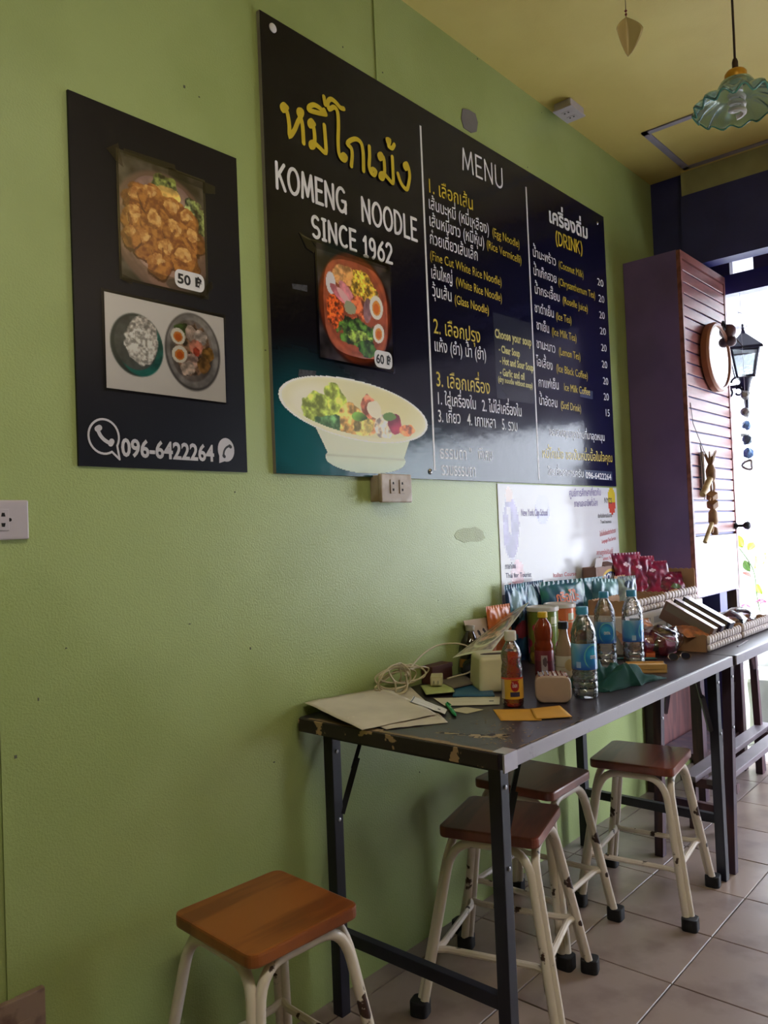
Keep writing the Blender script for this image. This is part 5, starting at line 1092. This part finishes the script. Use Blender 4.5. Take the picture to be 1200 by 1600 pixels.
# risers
bw = mat('box_white', (226, 220, 216), .6)
for i, (x0, x1, lb) in enumerate(((2.60, 2.966, 'white carton lying flat under the left upper tray'), (2.976, 3.358, 'white carton lying flat under the right upper tray, next to the cabinet'))):
    t = thing('carton', lb, 'box', (x0, 1.20, TT)); MB().b2(0, x1-x0, 0, .145 if i == 0 else .23, 0, .130).build('carton_body', bw, t, bevel=.004)
    A = Art(60, 20, (226, 220, 216), .3); A.put((.55-A.V)/.3, (150, 196, 190), alpha=.9); 
    for k in range(16): A.rect(.42+k*.032, .66, .432+k*.032, .86, (120, 130, 150))
    printed('box_print', A, lambda u, v, w_=x1-x0: (.006+u*(w_-.012), -.0008, .006+v*.118), 'paper_print', t)
# scalloped trays
tray_white = mat('tray_white', (226, 214, 212), .6); sd = mat('stitch_grey', (120, 108, 120), .8)
def tray(label, x, y, z, w_, d_, h_, n, end_h, back=None, rz=0):
    t = thing('scalloped_tray', label, 'tray', (x, y, z), rz)
    MB().b2(0, w_, 0, d_, 0, .002).build('base', kr, t)
    def scal(L, h0, nn): return [(0, 0), (L, 0)]+[(L-L*(k+q)/nn, h0+.004*math.sin(PI*q)) for k in range(nn) for q in (0, .33, .66)]+[(0, h0)]
    for nm, M, L, hh in (('end_wall', Matrix.Translation((.003, 0, 0)) @ Matrix.Rotation(PI/2, 4, 'Z') @ Matrix.Rotation(PI/2, 4, 'X'), d_, h_), ('end_wall', Matrix.Translation((w_, 0, 0)) @ Matrix.Rotation(PI/2, 4, 'Z') @ Matrix.Rotation(PI/2, 4, 'X'), d_, end_h), ('back_wall', Matrix.Translation((0, d_, 0)) @ Matrix.Rotation(PI/2, 4, 'X'), w_, max(h_, end_h*.9))):
        mb = MB(); mb.M = M; mb.prism(scal(L, hh, max(4, int(L/.022))), 0, .003); mb.build(nm, kr, t)
    MB().b2(0, w_, 0, .003, 0, h_-.010).build('front_wall', kd, t)
    lo = MB(); up = MB(); s_ = MB(); pt = w_/n
    for k in range(n):
        cx_ = (k+.5)*pt
        for mb, zc, sg in ((up, h_*.62, 1), (lo, h_*.38, -1)):
            rx_, rz_, zz = pt*.45, (h_*.30 if sg > 0 else h_*.24), (h_*.73 if sg > 0 else h_*.25)
            vs = [(cx_+rx_*math.cos(q)*math.cos(e), -.0005-.011*math.sin(e), zz+rz_*math.sin(q)*math.cos(e)) for e in (0, .45, .9) for q in [2*PI*i/10 for i in range(10)]]+[(cx_, -.0115, zz)]
            mb.add(vs, [(j*10+i, j*10+(i+1) % 10, (j+1)*10+(i+1) % 10, (j+1)*10+i) for j in (0, 1) for i in range(10)]+[(20+i, 20+(i+1) % 10, 30) for i in range(10)])
        s_.b2(cx_-pt*.25, cx_+pt*.25, -.006, -.002, h_*.48, h_*.52)
    tag(up.build('scallop_row', tray_white, t), kind='stuff'); tag(lo.build('scallop_row', tray_white, t), kind='stuff'); tag(s_.build('stitching', sd, t), kind='stuff')
    return t
tray('white scalloped tray of snack sleeves on the farther table edge', 2.775, .985, TT+.0, .345, .195, .056, 13, .05)
tray('white scalloped tray of bread bags at the right edge of view', 3.145, .985, TT+.0, .36, .195, .056, 13, .05)
tray('upper scalloped tray on the left white carton behind the water bottles', 2.62, 1.202, TT+.131, .33, .14, .050, 12, .05)
tray('upper scalloped tray on the right white carton, with tall kraft end wall', 2.960, 1.202, TT+.131, .325, .20, .055, 11, .125)
# snack sleeves leaning in the tray
def sleeve(label, x, m_side, m_top, art, w_=.024, h_=.072, L=.20):
    a = Vector((x-.02, 1.005, TT+.012)); t = thing('snack_sleeve', label, 'snack sleeve', tuple(a), rot=(math.radians(27), 0, math.radians(-8)))
    MB().b2(0, w_, 0, L, 0, h_).build('carton', m_side, t, bevel=.003); printed('wrapper', art, lambda u, v: (u*w_, v*L, h_+.0008), 'photo_print', t); MB().b2(-.0006, .0, .01, L-.01, h_*.55, h_*.95).build('side_band', m_top, t); return t
sd1 = mat('sleeve_brown', (120, 92, 78), .4); sd2 = mat('sleeve_plum', (60, 40, 62), .35); sd3 = mat('sleeve_navy', (34, 32, 58), .3); tp = mat('sleeve_olive', (124, 112, 96), .4)
for x, s_, lb, sh_ in ((2.845, sd1, 'brown snack sleeve leaning in the tray, leftmost of three', (210, 190, 186)), (2.925, sd2, 'plum snack sleeve leaning in the tray, middle of three', (216, 206, 222)), (3.015, sd3, 'navy snack sleeve leaning in the tray, largest and rightmost of three', (224, 218, 226))):
    A = Art(16, 50, sh_, 3); 
    for k in range(6): A.rect(0, k*.16, 1, k*.16+.03, tuple(c*.8 for c in sh_))
    sleeve(lb, x, s_, tp, A, .036 if s_ is sd3 else .024)
def snack_flat(label, x, y, z, w_, h_, rot, base, c2, seed, cat='snack bag', t_=.03):
    return pillow('snack_packet', label, cat, (x, y, z), w_, h_, t_, rot[2], rot[0], foil_art(base, c2, seed, 24, 24), seed=seed, roll=rot[1])
snack_flat('clear glossy packet at the right end of the sleeves tray', 3.085, 1.02, TT+.03, .055, .15, (math.radians(-48), 0, 0), (210, 200, 214), (150, 140, 160), 21)
snack_flat('orange-brown snack packet lying over the left end of the tray', 2.79, 1.01, TT+.050, .10, .11, (math.radians(-75), 0, math.radians(-40)), (206, 130, 84), (150, 96, 72), 22)
snack_flat('orange striped snack packet behind the bag of red packets', 2.70, 1.15, TT+.045, .10, .10, (math.radians(-50), 0, math.radians(-30)), (216, 150, 110), (150, 110, 90), 23)
snack_flat('beige snack packet at the foot of the left white carton', 2.62, 1.17, TT+.02, .10, .09, (math.radians(-40), 0, math.radians(-20)), (196, 150, 130), (150, 110, 100), 24)
# red bags in the upper trays
for i, (x, y, rz, tl_, lb) in enumerate(((3.085, 1.375, -26, -12, 'red foil snack bag nearest the poster, leaning in the upper tray'), (3.125, 1.335, -30, -16, 'second red foil snack bag leaning in the upper tray'), (3.165, 1.295, -34, -20, 'third red foil snack bag with pale specks in the upper tray'), (3.20, 1.25, -38, -26, 'foremost red foil snack bag with green pictures by the kraft end wall'))):
    A = foil_art((140, 18, 56), (84, 14, 46), 31+i, 30, 40, ((.4, .75, .12, .04, (220, 190, 200)), (.6, .45, .2, .1, (90, 110, 70) if i == 3 else (130, 24, 60), dict(wob=.8)), (.5, .25, .22, .08, (206, 150, 110) if i == 3 else (150, 30, 66), dict(wob=.8))))
    pillow('snack_bag', lb, 'snack bag', (x, y, TT+.138), (.15, .15, .14, .12)[i], (.20, .185, .165, .12)[i], .026, math.radians(rz), math.radians(tl_), A, seed=31+i)
pillow('snack_bag', 'small clear and white snack bag standing in the left upper tray', 'snack bag', (2.80, 1.27, TT+.134), .085, .125, .03, math.radians(-25), math.radians(-3), foil_art((170, 190, 190), (120, 130, 150), 41, deco=((.5, .45, .3, .16, (240, 240, 242)), (.5, .75, .25, .12, (60, 80, 110)))), seed=41)
# plastic bag of red packets
t = thing('packet_bag', 'clear plastic bag of red packets in front of the trays', 'bag', (2.655, 1.105, TT))
rp = mat('packet_red', (150, 34, 56), .35)
for i, (x, y, z, a, b_) in enumerate(((-.045, .02, .030, .2, .5), (.0, -.03, .032, -.1, -.1), (.05, .0, .030, .15, .3), (.01, .04, .050, .5, .8))): MB().box((x, y, z), (.065, .030, .056), (a, .15*i-.2, b_)).build('red_packet', rp, t, bevel=.005)
MB().box((-.07, .0, .012), (.04, .03, .015), (0, 0, .4)).build('orange_packet', 'ink_orange', t, bevel=.003)
bm = bmesh.new(); bmesh.ops.create_icosphere(bm, subdivisions=4, radius=1)
for v in bm.verts:
    c_ = v.co.copy(); n_ = mnoise.noise(c_*2.2)+.5*mnoise.noise(c_*5); v.co = Vector((c_.x*.105, c_.y*.075, c_.z*.050+.050))*(1+.13*n_); v.co.z = max(.0008, v.co.z)
me = bpy.data.meshes.new('plastic_film'); bm.to_mesh(me); bm.free(); me.materials.append(mat_film('bag_film', (244, 236, 242), .13, .12)); me.polygons.foreach_set('use_smooth', [True]*len(me.polygons)); o = bpy.data.objects.new('plastic_film', me); COL.objects.link(o); o.parent = t
MB().tube(spline([(-.10, -.03, .09), (-.05, -.06, .06), (.0, -.075, .05)], 5), .0012, 5).build('film_edge', 'ink_white', t)
# bread bags in right tray
for i, (x, y, lb) in enumerate(((3.22, 1.05, 'clear bag of brown buns at the left end of the right tray'), (3.37, 1.06, 'bag of brown buns at the right edge of view'))):
    t = thing('bread_bag', lb, 'bread', (x, y, TT+.004)); 
    for k in range(4):
        mb = MB(); mb.lathe([(.026*math.sin(PI*q/8), .024-.022*math.cos(PI*q/8)) for q in range(9)], 14, (-.03+.03*(k % 3), -.03+.035*(k//2), .012*(k//3))); mb.build('bun', mat('bun_brown', (176, 116, 92), .5, var=(120, 66, 60), vscale=30), t, smooth=True)
    bm = bmesh.new(); bmesh.ops.create_icosphere(bm, subdivisions=3, radius=1)
    for v in bm.verts: n_ = mnoise.noise(v.co*2.2+Vector((i*3, 0, 0))); v.co = Vector((v.co.x*.07, v.co.y*.062, v.co.z*.045+.046))*(1+.14*n_); v.co.z = max(0, v.co.z)
    me = bpy.data.meshes.new('plastic_film'); bm.to_mesh(me); bm.free(); me.materials.append(MATS['bag_film']); me.polygons.foreach_set('use_smooth', [True]*len(me.polygons)); o = bpy.data.objects.new('plastic_film', me); COL.objects.link(o); o.parent = t
# green cloth
t = thing('cloth', 'crumpled dark green cloth beside the nearest water bottle', 'cloth', (2.14, 1.035, TT))
def PC(u, v):
    x = (u-.5)*.26; y = (v-.5)*.17; e = math.sin(PI*u)**.6*math.sin(PI*v)**.6; n_ = mnoise.noise(Vector((u*4.2, v*3.6, 2)))+.5*mnoise.noise(Vector((u*10, v*9, 4)))
    hgt = max(0, e*(.040+.075*n_)*(1.35-.8*u)); return (x+.015*n_+.02*mnoise.noise(Vector((u*5, v*5, 9))), y+.02*mnoise.noise(Vector((u*5, v*5, 19)))-(u-.5)*.05, .0015+hgt)
MB().grid(PC, 44, 32).build('cloth_sheet', mat('cloth_green', (18, 70, 64), .9, bump=.5, bscale=700), t, smooth='all', solid=.0015)
# kraft box lid
t = thing('kraft_box', 'small flat yellow-brown box beside the green cloth', 'box', (2.345, 1.018, TT), math.radians(-58))
MB().b2(-.055, .055, -.028, .028, 0, .022).build('box_body', mat('kraft_yellow', (206, 160, 96), .7), t, bevel=.002); MB().b2(-.056, .056, -.030, -.027, .012, .026).b2(-.056, .056, .027, .030, .0, .026).build('raised_edge', 'kraft_yellow', t); MB().b2(.0552, .0565, -.027, .027, .001, .0225).build('end_paper', white_p, t)
# glasses, pen
t = thing('sunglasses', 'folded dark glasses in front of the scalloped tray', 'glasses', (2.590, 1.010, TT), math.radians(-35)); t.scale = (.72, .72, .72)
for s_ in (-1, 1):
    mb = MB(); mb.M = Matrix.Translation((s_*.032, 0, .016)) @ Matrix.Rotation(PI/2-.5, 4, 'X'); mb.prism([(.025*math.cos(q), .017*math.sin(q)) for q in [2*PI*k/16 for k in range(16)]], -.001, .001); mb.build('glasses_lens', mat('lens_dark', (22, 24, 40), .06), t)
    mb = MB(); mb.M = Matrix.Translation((s_*.032, 0, .016)) @ Matrix.Rotation(PI/2-.5, 4, 'X'); mb.tube([(.0255*math.cos(q), .0175*math.sin(q), 0) for q in [2*PI*k/18 for k in range(18)]], .0018, 5, True); mb.build('glasses_rim', mat('gold_rim', (120, 96, 70), .3, metal=1), t, smooth=True)
    MB().tube([(s_*.058, .004, .018), (s_*.050, .04, .010), (-s_*.03, .045+.004*s_, .004)], .0017, 5).build('temple', 'gold_rim', t)
MB().tube([(-.008, 0, .018), (0, -.003, .022), (.008, 0, .018)], .0016, 5).build('bridge', 'gold_rim', t)
t = thing('pen', 'thin teal pen lying behind the kraft box', 'pen', (2.535, 1.13, TT), math.radians(-62))
MB().tube([(-.065, 0, .004), (.05, 0, .004), (.064, 0, .004)], [.0038, .0038, .001], 8).build('barrel', mat('pen_teal', (40, 110, 110), .3), t, smooth=True); MB().tube([(-.066, 0, .004), (-.07, 0, .004)], .003, 8).build('push_button', 'pen_grey', t)
t = thing('coaster', 'thin dark stick lying by the right end of the sleeves tray', 'stick', (3.02, .945, TT), .1); MB().b2(-.08, .08, -.003, .003, 0, .004).build('stick_body', 'leg_wood', t, bevel=.001); t.name = 'stick'
